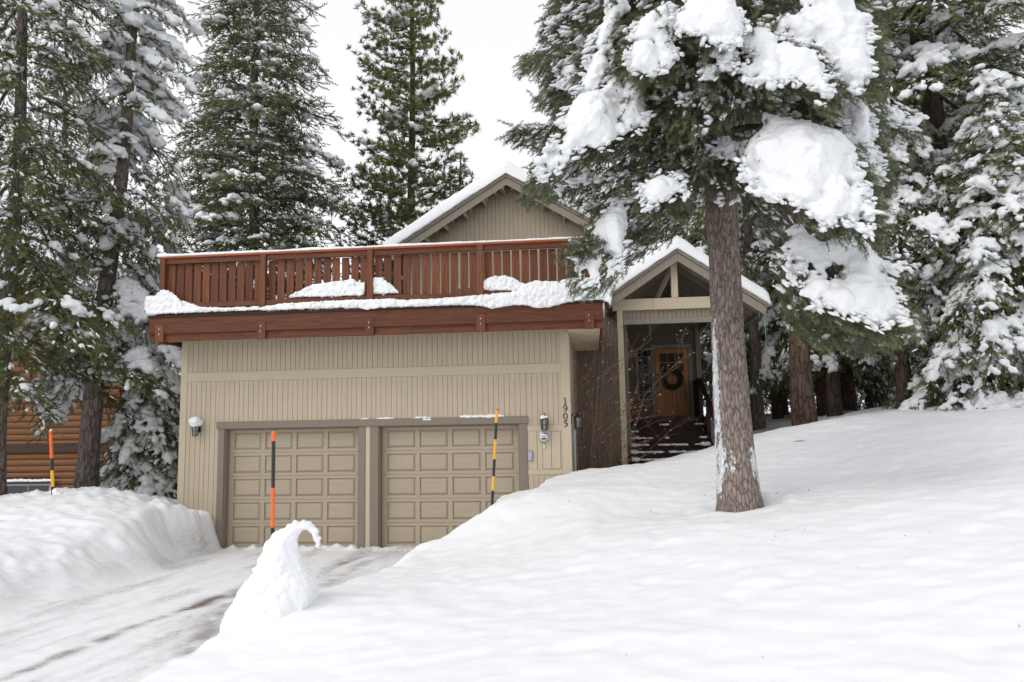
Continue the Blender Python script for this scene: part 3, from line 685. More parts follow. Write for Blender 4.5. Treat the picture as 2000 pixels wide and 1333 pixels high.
pb = MB(); zc_ = P(1300,632,Y=YP)[2]; pb.box(xpl+.08,xpr-.08,YP-.02,YP+.06,zc_,zc_+.12); pb.build('porch_beam', M['rake'], house)
s = MB(); boards(s, xpl+.08, xpr-.08, zc_+.12, zbb, YP+.03, .1); s.build('porch_siding', M['rake'], house)
kp = P(1316,540,Y=YP)[0]; pb = MB(); pb.box(kp-.075,kp+.075,YP-.07,YP+.06,zbt+.001,pa[2]-.18); pb.beam((kp-.35,YP+.5,zbt+.1),(kp,YP+.1,pa[2]-.3),.07,.1); pb.build('king_post', M['trim'], house, bevel=.006)
pp0 = None
for x in (xpl, xpr):
    q_ = MB(); q_.box(x-.065,x+.065,YP-.06,YP+.07,.6,zbb-.001); q_.build('porch_post', M['trim'], house, bevel=.006)
q_ = MB(); q_.box(xpl-.06,xpl+.05,YP+.08,7.3,zbb-.02,zbt-.02); q_.build('porch_beam', M['rake'], house); q_ = MB(); q_.box(xpr-.05,xpr+.06,YP+.08,7.3,zbb-.02,zbt-.02); q_.build('porch_beam', M['rake'], house)
YW = 7.4; LZ = P(1315,815,Y=YW)[2]; zce = 5.05
xWR = P(1367,750,Y=YW)[0]
w_ = MB(); w_.box(8.8,xWR,YW,YW+.2,0,6.0); w_.build('porch_wall', M['porchwall_shaded'], house)
s = MB(); xd0 = P(1281,750,Y=YW)[0]; xd1 = P(1345,750,Y=YW)[0]; zd1 = P(1313,682,Y=YW)[2]
xw0 = P(1243,730,Y=YW)[0]; xw1 = P(1279,730,Y=YW)[0]; zw0 = P(1260,783,Y=YW)[2]; zw1 = P(1260,680,Y=YW)[2]
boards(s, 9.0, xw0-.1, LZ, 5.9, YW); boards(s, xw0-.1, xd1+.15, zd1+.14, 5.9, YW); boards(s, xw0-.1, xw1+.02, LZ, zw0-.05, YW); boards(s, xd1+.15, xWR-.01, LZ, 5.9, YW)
s.build('porch_wall_siding', M['porchwall_shaded'], house)
q_ = MB(); q_.box(xWR-.09,xWR+.05,YW-.12,YW-.03,LZ-.3,5.3); q_.build('porch_post', M['rake'], house)
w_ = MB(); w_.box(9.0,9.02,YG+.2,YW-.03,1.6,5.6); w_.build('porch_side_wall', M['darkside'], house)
t_ = MB(); t_.box(xd0-.12,xd0-.01,YW-.05,YW-.001,LZ,zd1+.02).box(xd1+.01,xd1+.12,YW-.05,YW-.001,LZ,zd1+.02).box(xd0-.12,xd1+.12,YW-.055,YW-.001,zd1+.022,zd1+.13); t_.build('door_frame', M['rake'], house)
window(xw0,xw1,YW-.02,zw0,zw1,3,6,house,M['rake'],'sidelight_window')
dd = MB(); wd_ = xd1-xd0; hd_ = zd1-LZ
zt = zd1-.13; zg = zd1-.13-hd_*.27
dd.box(xd0,xd0+.13,YW-.045,YW-.005,LZ+.02,zd1).box(xd1-.13,xd1,YW-.045,YW-.005,LZ+.02,zd1).box(xd0+.13,xd1-.13,YW-.045,YW-.005,zt,zd1).box(xd0+.13,xd1-.13,YW-.045,YW-.005,zg-.11,zg).box(xd0+.13,xd1-.13,YW-.045,YW-.005,LZ+.02,LZ+.24)
for k in range(6): a_ = xd0+.13+(wd_-.26)*k/6; dd.box(a_+.003,a_+(wd_-.26)/6-.003,YW-.032,YW-.006,LZ+.24,zg-.11)
for k in (1,2): a_ = xd0+.13+(wd_-.26)*k/3; dd.box(a_-.012,a_+.012,YW-.04,YW-.01,zg,zt)
dd.box(xd0+.13,xd1-.13,YW-.039,YW-.011,(zg+zt)/2-.012,(zg+zt)/2+.012)
door = dd.build('front_door', M['oak'], house, bevel=.004)
q_ = MB(); q_.box(xd0+.12,xd1-.12,YW-.02,YW-.015,zg,zt); q_.build('pane', M['pane'], door)
q_ = MB(); q_.box(xd0+.035,xd0+.075,YW-.065,YW-.046,LZ+.82,LZ+1.12); q_.tube([(xd0+.055,YW-.066,LZ+.86),(xd0+.055,YW-.11,LZ+.88),(xd0+.055,YW-.11,LZ+1.0),(xd0+.055,YW-.066,LZ+1.02)],.009,8); q_.lathe((xd0+.055,YW-.07,LZ+1.2),[(.026,0),(.026,.02)],12,'y'); q_.build('handle', M['black'], door)
# staircase and landing
ns = 7; ys0 = 3.75; rise = .165; xs0 = P(1231,860,Y=4.5)[0]; xs1 = P(1388,860,Y=4.5)[0]
st = MB(); st.box(xs0-.15,xs1+.3,ys0+ns*.29,YW-.03,LZ-.05,LZ-.01); stair = st.build('staircase', M['darkwood'], house)
for k in range(ns):
    z = LZ-.05-rise*(ns-k)+rise*.0; y = ys0+k*.29
    q_ = MB(); q_.box(xs0,xs1,y,y+.30,z-.042,z).box(xs0+.02,xs1-.02,y+.03,y+.05,z-rise+.001,z-.043); q_.build('step', M['darkwood'], stair, bevel=.004)
q_ = MB(); q_.box(xs0+.02,xs1-.02,ys0+ns*.29,ys0+ns*.29+.02,LZ-.05-rise,LZ-.052)
for x in (xs0-.03, xs1+.03): q_.beam((x,ys0-.1,LZ-.05-rise*ns-.1),(x,ys0+ns*.29,LZ-.1),.04,.28)
q_.build('stringer', M['darkwood'], stair)
hr = MB()
for k in range(3): yy = ys0+k*1.2; zz = LZ-1.15+k*.6; hr.box(xs1+.0,xs1+.09,yy,yy+.09,zz-.2,zz+.95)
hr.beam((xs1+.045,ys0-.1,LZ-.2),(xs1+.045,ys0+2.5,LZ+1.0),.12,.05)
hr.box(xs1+.0,xs1+.09,ys0+2.45,YW-.05,LZ+.92,LZ+1.0).box(xs1+.02,xs1+.07,ys0+2.5,YW-.05,LZ,LZ+.9); hr.build('handrail', M['darkwood'], stair)
sn = []
for k in range(ns):
    z = LZ-.05-rise*(ns-k); y = ys0+k*.29
    for x in np.arange(xs0+.01, xs1, .035):
        cov = (fbm(np.array([[x*3,k*2.7,1.]]),3,8)[0]+(.75 if k < 4 else -.35)+(.5 if (x < xs0+.16 or x > xs1-.2) else 0))
        if cov > .25:
            r = .022+.018*rng.random()+(.03 if (x < xs0+.12 or x > xs1-.16) and k < 4 else 0)
            sn.append(((x, y+.02+rng.random()*.05, z+r*.2),(r*1.5,r*1.6,r))); sn.append(((x, y+.14+rng.random()*.08, z+r*.2),(r*1.5,r*2,r)))
remeshed('stair_snow', [c for c,_ in sn], [r for _,r in sn], .014, M['snow'], stair, .006, 14, 2)
# right wing behind the porch with a snow covered roof
wr = MB(); wr.poly_y([(8.8,0),(xWR,0),(xWR,6.0),(8.8,6.0)], YW+.25, YW+6); wr.build('wing_wall', M['gablewall'], house)
# icicles on porch roof corner
for dx in (0,-.12,.0): icicle(pr[0]-.02+dx, YP-.2, pr[2]-.18, .9 if dx == 0 else .2, .008)
for k in range(5): icicle(dr_+.02+rng.normal()*.01, YD-.03+k*.05, Z2-.02, .12+.15*rng.random())
# downspout at the garage corner
q_ = MB(); q_.tube([(XR+.05,.35,.8),(XR+.05,.35,2.2)],.025,8); q_.build('conduit', M['plastic'], house)

# ---------------------------------------------------------------- wall fittings
def lantern(loc, d, label, cap_snow, group='wall lanterns'):
    """loc on the wall, d = outward direction"""
    loc = np.array(loc,float); d = np.array(d,float); c = loc+d*.13
    o = thing('wall_lantern', label, 'wall lantern', loc, group)
    q = MB(); s_ = np.array([d[1],-d[0],0]) ; 
    q.beam(loc+d*.002+np.array([0,0,-.07]), loc+d*.002+np.array([0,0,.13]), .09, .02, upv=tuple(d)); q.tube([loc+d*.01+np.array([0,0,.10]), loc+d*.06+np.array([0,0,.15]), c+np.array([0,0,.13])],.009,6); q.build('bracket', M['black'], o)
    q = MB(); q.lathe(c,[(.02,-.15),(.055,-.14),(.055,-.13)],6); q.lathe(c,[(.075,.055),(.078,.065),(.05,.10),(.015,.125),(.009,.15),(.014,.165),(.004,.185)],6)
    for k in range(6):
        t_ = 2*math.pi*k/6; q.tube([c+np.array([.055*math.cos(t_),.053*math.sin(t_),-.135]), c+np.array([.07*math.cos(t_),.07*math.sin(t_),.058])],.0095,4)
    for zz, rr in ((-.04,.06),): q.lathe(c,[(rr+.004,zz-.004),(rr+.004,zz+.004)],6)
    q.build('cage', M['black'], o)
    q = MB(); q.lathe(c,[(.048,-.13),(.064,.055)],6); q.build('glass', M['frost'], o)
    if cap_snow:
        C_ = []
        if cap_snow == 'dome':
            for k in range(26): C_.append((c+np.array([rng.normal()*.03, rng.normal()*.03, .095+rng.random()*.075]), .083))
        else:
            for k in range(14): C_.append((c+np.array([-.03+rng.normal()*.028, -.03+rng.normal()*.02, .085+rng.random()*.03]), .032))
        remeshed('lamp_snow', [a for a,_ in C_], [b for _,b in C_], .012, M['snow'], o, .006, 20, 3)
    return o
p_ = P(388,838,Y=-.02); lantern((p_[0],-.02,p_[2]+.0), (0,-1,0), 'black lantern under a round white snow cap at the left end of the garage', 'dome')
p_ = P(1064,826,Y=-.02); lantern((p_[0],-.02,p_[2]), (0,-1,0), 'black lantern with a small patch of snow above the round electric meter', 'patch')
p_ = P(1125,822,Y=.25); lantern((XR+.0,.25,p_[2]), (1,0,0), 'black lantern without snow on the side wall round the corner from the 1905 numerals', None)
# meter
p_ = P(1062.5,855,Y=-.03); c = np.array([p_[0],-.034,p_[2]])
o = thing('electric_meter', 'round glass electric meter in a grey ring below the snow patched lantern', 'electric meter', c)
q = MB(); q.lathe(c,[(.098,0),(.098,-.03),(.088,-.035),(.085,-.02)],28,'y'); q.build('ring', M['galv'], o, smooth=False)
q = MB(); q.lathe(c,[(.082,-.021),(.08,-.06),(.06,-.085),(.0,-.09)],24,'y'); q.build('dome', M['dial'], o, smooth=True)
q = MB(); q.box(c[0]-.045,c[0]+.045,c[1]-.094,c[1]-.091,c[2]-.035,c[2]-.008); q.box(c[0]-.03,c[0]+.03,c[1]-.094,c[1]-.091,c[2]+.018,c[2]+.026); q.build('register', M['black'], o)
q = MB(); q.tube([(c[0],c[1]-.01,c[2]-.1),(c[0],c[1]-.02,c[2]-.13)],.012,8); q.build('hub', M['galv'], o)
q = MB(); q.box(c[0]-.018,c[0]+.018,c[1]-.024,c[1]-.016,c[2]-.2,c[2]-.135); q.build('tag', M['tag'], o, bevel=.006)
p_ = P(1035.5,890,Y=-.03); o = thing('keypad', 'small grey keypad box beside the right garage door casing', 'keypad', (p_[0],-.03,p_[2]))
q = MB(); q.box(p_[0]-.04,p_[0]+.04,-.065,-.021,p_[2]-.095,p_[2]+.09); q.build('cover', M['plastic'], o, bevel=.008)
q = MB(); q.box(p_[0]-.043,p_[0]+.043,-.022,-.017,p_[2]-.1,p_[2]+.095); q.build('back_plate', M['black'], o)
# numerals 1905
def arc(cx, cz, rx_, rz_, a0, a1, n=18): return [(cx+rx_*math.cos(math.radians(a0+(a1-a0)*k/n)), cz+rz_*math.sin(math.radians(a0+(a1-a0)*k/n))) for k in range(n+1)]
glyph = {'1': [([(-.2,.36),(0,.5),(.02,-.44)],[.05,.07,.09]),([(-.18,-.48),(.22,-.48)],[.05,.05])],
 '9': [(arc(0,.2,.27,.29,0,360),[.09,.05,.09,.05,.09]),([(.27,.22),(.24,-.1),(.08,-.38),(-.22,-.52)],[.11,.12,.08,.04])],
 '0': [(arc(0,0,.30,.48,90,450),[.05,.11,.05,.11,.05])],
 '5': [([(-.2,.5),(.05,.47),(.30,.52)],[.06,.12,.05]),([(-.18,.5),(-.22,.08)],[.06,.05]),([(-.22,.08)]+arc(-.02,-.12,.27,.26,120,-70)+[(-.1,-.45),(-.28,-.52)],[.05,.08,.13,.11,.04])]}
p_ = P(1104,806,Y=-.03); o = thing('house_number', 'dark vertical house number 1905 on the right garage corner board', 'house number', (p_[0],-.03,p_[2]))
for ch, (uu, vv) in zip('1905', ((1103.8,783.5),(1104,798),(1104.2,813),(1104.8,828))):
    q = MB(); pc = P(uu,vv,Y=-.03); H_ = .118
    for pts, wd in glyph[ch]:
        n = len(pts); ww = np.interp(np.linspace(0,1,n), np.linspace(0,1,len(wd)), wd)
        pts = np.array(pts)
        for i in range(n-1):
            a, b2 = pts[i], pts[i+1]; d = b2-a; d = d/np.linalg.norm(d); nn = np.array([-d[1],d[0]])
            a = a-d*.01; b2 = b2+d*.01
            c4 = [a+nn*ww[i]*.75, a-nn*ww[i]*.75, b2-nn*ww[i+1]*.75, b2+nn*ww[i+1]*.75]
            c4 = [(pc[0]+x*H_, pc[2]+z*H_) for x,z in c4]
            q.poly_y(c4, -.040-(.0004*(i%2)), -.0285)
    q.build('digit', M['black'], o)

# ---------------------------------------------------------------- snow stakes
def stake(name, pts, bands, label, rad, Y):
    a = P(*pts[0],Y=Y); b2 = P(*pts[1],Y=Y)     # top, ground
    o = thing(name, label, 'snow stake', b2, 'snow stakes marking the driveway')
    d = a-b2
    for i, (f0, f1, mt) in enumerate(bands):
        q = MB(); q.tube([b2+d*f0, b2+d*(f0+(f1-f0)*.5), b2+d*f1], rad*(1 if i%2 else .985), 12); q.build('band', M[mt], o, smooth=False)
    q = MB(); q.lathe(a,[(rad*1.15,-.02),(rad*1.15,.004),(rad*.6,.012)],12); q.build('cap', M['orange'], o)
    return o, a, b2
o, a, b2 = stake('snow_stake', ((534.5,845),(532,1075)), [(-.15,.19,'black'),(.19,.525,'orange'),(.525,.925,'black'),(.925,1.,'orange')], 'thick orange and black stake behind the curled wave of snow', .018, -7.2)
o, a, b2 = stake('snow_stake', ((970.5,800),(961,990)), [(-.2,.165,'black'),(.165,.31,'yellow'),(.31,.485,'black'),(.485,.69,'yellow'),(.69,.86,'black'),(.86,1.,'yellow')], 'thin yellow and black banded stake leaning in front of the right garage door', .021, -3.5)
o, a, b2 = stake('snow_stake', ((99,843),(104,975)), [(-.2,.18,'black'),(.18,.42,'yellow'),(.42,.60,'black'),(.60,1.,'orange')], 'snow topped orange, yellow and black stake in front of the log cabin', .028, -1.6)
remeshed('stake_snow', [a+np.array([.0,0,.0]),a+np.array([0,0,-.04]),a+np.array([.0,0,.04])]+[b2+np.array([.03+k*.02,0,.05+.03*(3-k)]) for k in range(4)], [.035,.03,.02,.06,.07,.08,.09], .012, M['snow'], o, .008, 20, 3)

# ---------------------------------------------------------------- trees
def frames(D, roll=None):
    D = D/np.linalg.norm(D,axis=1,keepdims=True); upv = np.tile([0,0,1.],(len(D),1)); upv[np.abs(D[:,2]) > .95] = [1,0,0]
    Y = np.cross(upv,D); Y /= np.linalg.norm(Y,axis=1,keepdims=True); Z = np.cross(D,Y)
    if roll is not None:
        c_, s_ = np.cos(roll)[:,None], np.sin(roll)[:,None]; Y, Z = Y*c_+Z*s_, -Y*s_+Z*c_
    return np.stack([D,Y,Z],axis=2)
def scatter(proto, pos, dirs, scale, r):
    pv, pf = proto; R = frames(dirs, r.normal(size=len(pos))*.5)
    V = pos[:,None,:]+np.einsum('nij,kj->nki', R, pv)*scale[:,None,None]
    Fc = pf[None]+(np.arange(len(pos))*len(pv))[:,None,None]
    tint = np.repeat(r.random(len(pos)), len(pv)); return V.reshape(-1,3), Fc.reshape(-1,3), tint
def spray(n, L, nl, w, flat=.6, seed=1, ang=50, twig=True):
    """a shoot: n needles of length nl on a stem of length L along +x"""
    r = np.random.default_rng(seed); V = []; Fc = []
    for k in range(n):
        x = L*(k+.5)/n*1.0; ph = r.uniform(0,2*math.pi); a = math.radians(ang+r.normal()*10)
        sy, sz = math.cos(ph), math.sin(ph)*flat; d = np.array([math.cos(a), math.sin(a)*sy, math.sin(a)*sz+.05]); d /= np.linalg.norm(d)
        pw = np.cross(d, r.normal(size=3)); pw /= np.linalg.norm(pw); l = nl*r.uniform(.7,1.15)*(1-.3*x/L)
        b = np.array([x,0,0]); i = len(V); V += [b-pw*w/2, b+pw*w/2, b+d*l+r.normal(size=3)*.004]; Fc.append((i,i+1,i+2))
    if twig:
        i = len(V); V += [np.array([0,-w*.5,0]),np.array([0,w*.5,0]),np.array([L,0,0])]; Fc.append((i,i+1,i+2))
    return np.array(V), np.array(Fc)
SP_NEAR = spray(44, .17, .042, .0068, .9, 1, 58)
SP_MID = spray(24, .26, .085, .017, .55, 2, 56)
SP_FAR = spray(15, .36, .13, .032, .5, 3, 56)
TUFT = spray(26, .12, .19, .022, 1., 4, ang=62)
def frond(p0, p1, arch, wid, step, r, hang=.35, tstart=.15):
    """nodes along a drooping branch and its side twigs: positions, directions, edge fraction"""
    p0 = np.array(p0,float); p1 = np.array(p1,float); L = np.linalg.norm(p1-p0); nt_ = max(3,int(L/step))
    t = np.linspace(tstart, 1, nt_); C = p0+(p1-p0)*t[:,None]; C[:,2] += arch*L*4*t*(1-t)
    T = np.gradient(C, axis=0); T /= np.linalg.norm(T,axis=1,keepdims=True)
    Sd = np.cross(T,[0,0,1.]); Sd /= (np.linalg.norm(Sd,axis=1,keepdims=True)+1e-9)
    pos = [C]; dr = [T]; ed = [np.zeros(nt_)]; tt = [t]
    lt = wid*L*np.minimum(1,(t+.03)/.28)*(1.08-t)**.75
    for sg in (-1,1):
        l = lt*r.uniform(.7,1.15,nt_); mx = int(l.max()/step)+1
        for k in range(1,mx+1):
            s_ = k*step; ok = s_ < l+step*.5
            if not ok.any(): break
            d = T[ok]*.62+Sd[ok]*sg*.8; d /= np.linalg.norm(d,axis=1,keepdims=True)
            q = C[ok]+d*s_+r.normal(size=(ok.sum(),3))*step*.22; q[:,2] -= hang*s_**1.6
            dd_ = d.copy(); dd_[:,2] -= hang*1.6*s_**.6; pos.append(q); dr.append(dd_); ed.append(s_/np.maximum(l[ok],.01)); tt.append(t[ok])
    return np.concatenate(pos), np.concatenate(dr), np.concatenate(ed), np.concatenate(tt), C
def trunk_mb(pts, r0, r1, n=12, power=.9, flare=1.25):
    m = len(pts); rr = [r1+(r0-r1)*(1-k/(m-1))**power for k in range(m)]; rr[0] *= flare; mb = MB(); mb.tube(pts, rr, n); return mb

def fir(kind, label, base, H, R, crown0, nb, seed, lod='far', snow=.5, sr=.09, voxel=.05, lean=(0,0), droop=.45, r0=.2, group=None, step=.22, bark='bark2', hang=.35, leaf='fir', wid=.38, top=1., dens=1., sc=1., rise=.12, shape=.8, clump=.55, az=None, cat='tree', dust=.3, jit=.42, avoid=0):
    r = np.random.default_rng(seed); base = np.array(base,float); o = thing(kind, label, cat, base, group)
    mm = 14; pts = [base+np.array([lean[0]*(k/mm)*H, lean[1]*(k/mm)*H, H*k/mm])+np.array([math.sin(k*.9+seed)*.04, math.cos(k*.7+seed)*.04, 0])*(k > 0) for k in range(mm+1)]
    pts[0][2] -= .5; tb = trunk_mb(pts, r0, .02)
    Pp = []; Dd = []; Ee = []; tw = MB()
    def axis_at(h): return base+np.array([lean[0]*h, lean[1]*h, h])
    for k in range(nb):
        hf = crown0+(top-crown0)*((k+r.uniform(0,1))/nb)**.95; h = hf*H; u = (hf-crown0)/(1-crown0)
        L = R*max(.08,(1-u)**shape)*(.55+.45*min(1,u/.12+.3))*r.uniform(.65,1.15); a = k*2.39996+r.normal()*.3
        if az is not None: a = r.uniform(*az)
        if avoid and hf < avoid and abs((a+math.pi/2+math.pi)%(2*math.pi)-math.pi) < 1.1: L *= .25
        d = np.array([math.cos(a), math.sin(a), 0]); p0 = axis_at(h); dz = -droop*L*(1-.55*u)*r.uniform(.6,1.4)
        p1 = p0+d*L+np.array([0,0,dz]); f = frond(p0, p1, rise, wid, step, r, hang)
        keep = r.random(len(f[0])) < dens; Pp.append(f[0][keep]); Dd.append(f[1][keep]); Ee.append(f[2][keep]); tw.tube(f[4][::2] if len(f[4]) > 4 else f[4], list(np.linspace(.018+.01*L,.006,len(f[4][::2] if len(f[4]) > 4 else f[4]))), 4, False)
    Pp = np.concatenate(Pp); Dd = np.concatenate(Dd); Ee = np.concatenate(Ee)
    proto = {'near':SP_NEAR,'mid':SP_MID,'far':SP_FAR,'tuft':TUFT}[lod]
    V, Fc, ti = scatter(proto, Pp+r.normal(size=Pp.shape)*step*.25, Dd+r.normal(size=Dd.shape)*jit, sc*r.uniform(.8,1.25,len(Pp)), r)
    tb.build('trunk', M[bark], o, True)
    tw.build('branches', M[bark], o, True)
    np_mesh('crown', V, Fc, M[leaf], o, False, {'tint': ti})
    if snow > 0:
        nz = fbm(Pp*np.array([1.,1.,1.6])*1.5, 3, seed)*.5+.5; th_ = 1-clump*snow*1.6; pr_ = nz > th_
        pr_ &= r.random(len(Pp)) < .9; q = Pp[pr_]; e = Ee[pr_]; m_ = np.clip((nz[pr_]-th_)*3.2, .25, 1.15)
        rad = sr*(.3+.65*r.random(len(q))**1.5)*(1-.35*e)*m_; rad = np.maximum(rad, voxel*.75); q = q+np.c_[np.zeros(len(q)),np.zeros(len(q)),rad*.55+.03]
        dq = Dd[pr_]; q = np.r_[q, q+dq*rad[:,None]*.9]; rad = np.r_[rad, rad*.8]
        if len(q): remeshed('snow', q, np.c_[rad*1.2,rad*1.2,rad*.75], voxel, M['tsnow'], o, .03, 9, 1)
        dn = fbm(Pp*2.3, 2, seed+5)*.5+.5; ds = (dn > .78-dust)&(r.random(len(Pp)) < .8); q = Pp[ds]
        if len(q):
            q = q+r.normal(size=q.shape)*.04; q[:,2] += .035; rad = r.uniform(.5,1.3,len(q))*voxel*2.1
            V, Fc, _t = scatter(FLAKE, q, Dd[ds]+r.normal(size=q.shape)*.3, rad, r); so = np_mesh('light_snow', V, Fc, M['tsnow'], o, True); so['kind'] = 'stuff'
    return o
def copy_tree(o, loc, rz, label, scale=1.):
    c = o.copy(); S.collection.objects.link(c); c.location = tuple(loc); c.rotation_euler = (0,0,rz); c.scale = (scale,)*3
    c['label'] = label
    for ch in list(o.children):
        k = ch.copy(); S.collection.objects.link(k); k.parent = c
    return c

# ---- the big snow loaded fir in front
def near_fir():
    r = np.random.default_rng(11); YT = -5.0
    b = P(1446,985,Y=YT); b[2] -= .02
    o = thing('fir_tree', 'big fir carrying heavy slabs of snow, its bare trunk in front of the porch', 'tree', b)
    # trunk as a fine grid with barky relief
    ctr = [(1446,990,41),(1441,940,38.5),(1434,860,35.5),(1427,760,32.5),(1421,640,30.5),(1415,520,30),(1410,400,30.5),(1402,300,30),(1394,200,28),(1386,90,26),(1378,-30,24),(1366,-250,21),(1350,-600,14)]
    cp = np.array([P(u,v,Y=YT) for u,v,_ in ctr]); cw = np.array([w*.0063 for *_,w in ctr]); dist = cp[:,1]-CAM[1]
    nz_, na = 620, 150; zz = np.linspace(cp[0,2]-.35, cp[-1,2], nz_)
    cx_ = np.interp(zz, cp[:,2], cp[:,0]); cw_ = np.interp(zz, cp[:,2], cw); ker = np.hanning(25); ker /= ker.sum()
    for arr in (cx_, cw_): arr[:] = np.convolve(np.pad(arr,12,'edge'), ker, 'valid')
    A = np.linspace(0,2*math.pi,na,endpoint=False); AA, ZZ = np.meshgrid(A, zz)
    q = np.stack([np.cos(AA)*1.1, np.sin(AA)*1.1, ZZ*.85],-1)
    wv = q+np.stack([vnoise(q*3,1),vnoise(q*3,2),vnoise(q*3,3)],-1)*.12
    rid = 1-np.abs(vnoise(wv*np.array([8,8,3.4]),5)); rid2 = 1-np.abs(vnoise(wv*np.array([17,17,8]),6)); cr_ = -np.clip(rid-.78,0,1)*4.5-np.clip(rid2-.8,0,1)*2.2
    flare = 1+.12*np.exp(-np.clip(ZZ-cp[0,2]+.05,0,9)/.12)*(.4+.6*(np.sin(AA*5+1)*.5+.5))
    rad = cw_[:,None]*flare+fbm(q*2.2,3,9)*.012+cr_*.011+vnoise(q*30,8)*.002
    # old branch scars
    for a0,z0 in ((-1.35,P(1432,635,Y=YT)[2]),(-1.9,P(1420,715,Y=YT)[2]),(-1.2,P(1440,840,Y=YT)[2]),(-2.2,P(1405,470,Y=YT)[2])):
        rad += .02*np.exp(-(((AA-(a0%(2*math.pi)))/.16)**2+((ZZ-z0)/.045)**2))
    V = np.stack([cx_[:,None]+rad*np.cos(AA), YT+rad*np.sin(AA), ZZ],-1).reshape(-1,3)
    i = np.arange(nz_*na).reshape(nz_,na); j = np.roll(i,-1,axis=1); Fq = np.stack([i[:-1],j[:-1],j[1:],i[1:]],-1).reshape(-1,4)
    zf = (ZZ-cp[0,2])
    rime = np.exp(-((AA-(math.pi+.35))/.42)**2)*np.exp(-((zf-1.55)/.85)**2)*.62 + .46*np.exp(-((zf-.45)/.4)**2)*np.clip(.5+vnoise(q*2.5,19),0,1)
    np_mesh('trunk', V, Fq, M['bark'], o, True, {'rime': rime.reshape(-1)})
    def tr(v): # trunk centre point at photo height v
        u = np.interp(v, [c[1] for c in ctr][::-1], [c[0] for c in ctr][::-1]); return P(u,v,Y=YT)
    def C(*l): return [(976+a/1.949, b_/1.949) for a, b_ in l]
    # snow slabs: outline, depth, how far the foot leans out, thickness
    PADS = [
     (C((930,590),(965,530),(1020,485),(1000,440),(1080,450),(1180,470),(1280,495),(1345,560),(1372,650),(1385,740),(1410,790),(1400,885),(1365,850),(1300,815),(1255,855),(1205,825),(1165,790),(1110,760),(1075,735),(1020,745),(960,715),(990,680),(935,670)),-6.9,.55,.17),
     (C((1090,860),(1140,850),(1170,900),(1230,940),(1300,900),(1360,890),(1420,960),(1460,1010),(1480,1090),(1520,1170),(1525,1215),(1440,1240),(1400,1200),(1340,1180),(1310,1200),(1270,1160),(1200,1150),(1155,1120),(1170,1070),(1230,1020),(1180,1010),(1110,1060),(1100,1030),(1150,990),(1070,950),(1100,910)),-6.5,.6,.14),
     (C((1150,-150),(1320,-150),(1345,50),(1395,80),(1400,180),(1405,260),(1390,330),(1330,320),(1290,290),(1280,240),(1200,150),(1150,160),(1090,140),(1020,130),(1015,100),(1070,60),(1140,60)),-6.6,.4,.2),
     (C((1295,330),(1370,335),(1390,400),(1410,520),(1430,600),(1450,660),(1430,680),(1385,600),(1370,540),(1330,540),(1310,430),(1300,380)),-6.1,.3,.12),
     (C((915,280),(960,240),(980,190),(1020,170),(1100,175),(1180,200),(1225,260),(1240,330),(1240,390),(1200,340),(1150,300),(1090,290),(1040,310),(980,300)),-7.0,.7,.13),
     (C((500,230),(520,140),(560,60),(620,25),(680,20),(660,80),(665,160),(670,240),(620,250),(560,275),(520,260)),-6.9,.4,.16),
     (C((640,20),(700,40),(740,-60),(860,-60),(890,30),(920,80),(925,110),(890,165),(830,160),(790,150),(740,110),(690,110),(660,70)),-7.0,.6,.17),
     (C((930,150),(980,120),(1060,150),(1070,175),(1000,190),(940,175)),-6.8,.5,.09),
     (C((830,190),(860,180),(885,220),(880,265),(850,260)),-7.0,.5,.08),(C((770,270),(800,250),(830,265),(800,290)),-6.9,.5,.06),
     (C((310,350),(330,290),(350,220),(370,150),(400,100),(400,-60),(470,-60),(495,30),(440,90),(430,130),(420,200),(430,240),(400,260),(390,310),(350,350)),-6.2,.3,.13),
     (C((250,480),(270,400),(320,360),(400,340),(440,290),(480,270),(530,330),(545,400),(560,440),(540,470),(490,500),(440,510),(400,560),(350,540),(310,560),(240,600),(190,660),(160,680),(165,620),(200,560),(250,520)),-6.6,.5,.16),
     (C((300,1040),(310,960),(350,900),(380,830),(430,780),(470,790),(480,860),(460,930),(470,960),(420,1030),(370,1060),(320,1065)),-6.4,.45,.12),
     (C((550,740),(560,700),(610,675),(670,680),(700,720),(640,740),(570,780)),-6.6,.6,.09),
     (C((690,370),(720,345),(760,340),(800,385),(750,370),(700,385)),-6.6,.6,.05),
     (C((810,575),(860,540),(910,560),(930,600),(900,610),(850,590)),-6.1,.6,.07),
     (C((225,290),(260,250),(290,260),(270,320),(240,310)),-5.9,.5,.06),
     (C((1350,360),(1420,400),(1500,420),(1560,440),(1600,470),(1560,470),(1440,430)),-4.9,.5,.05)]
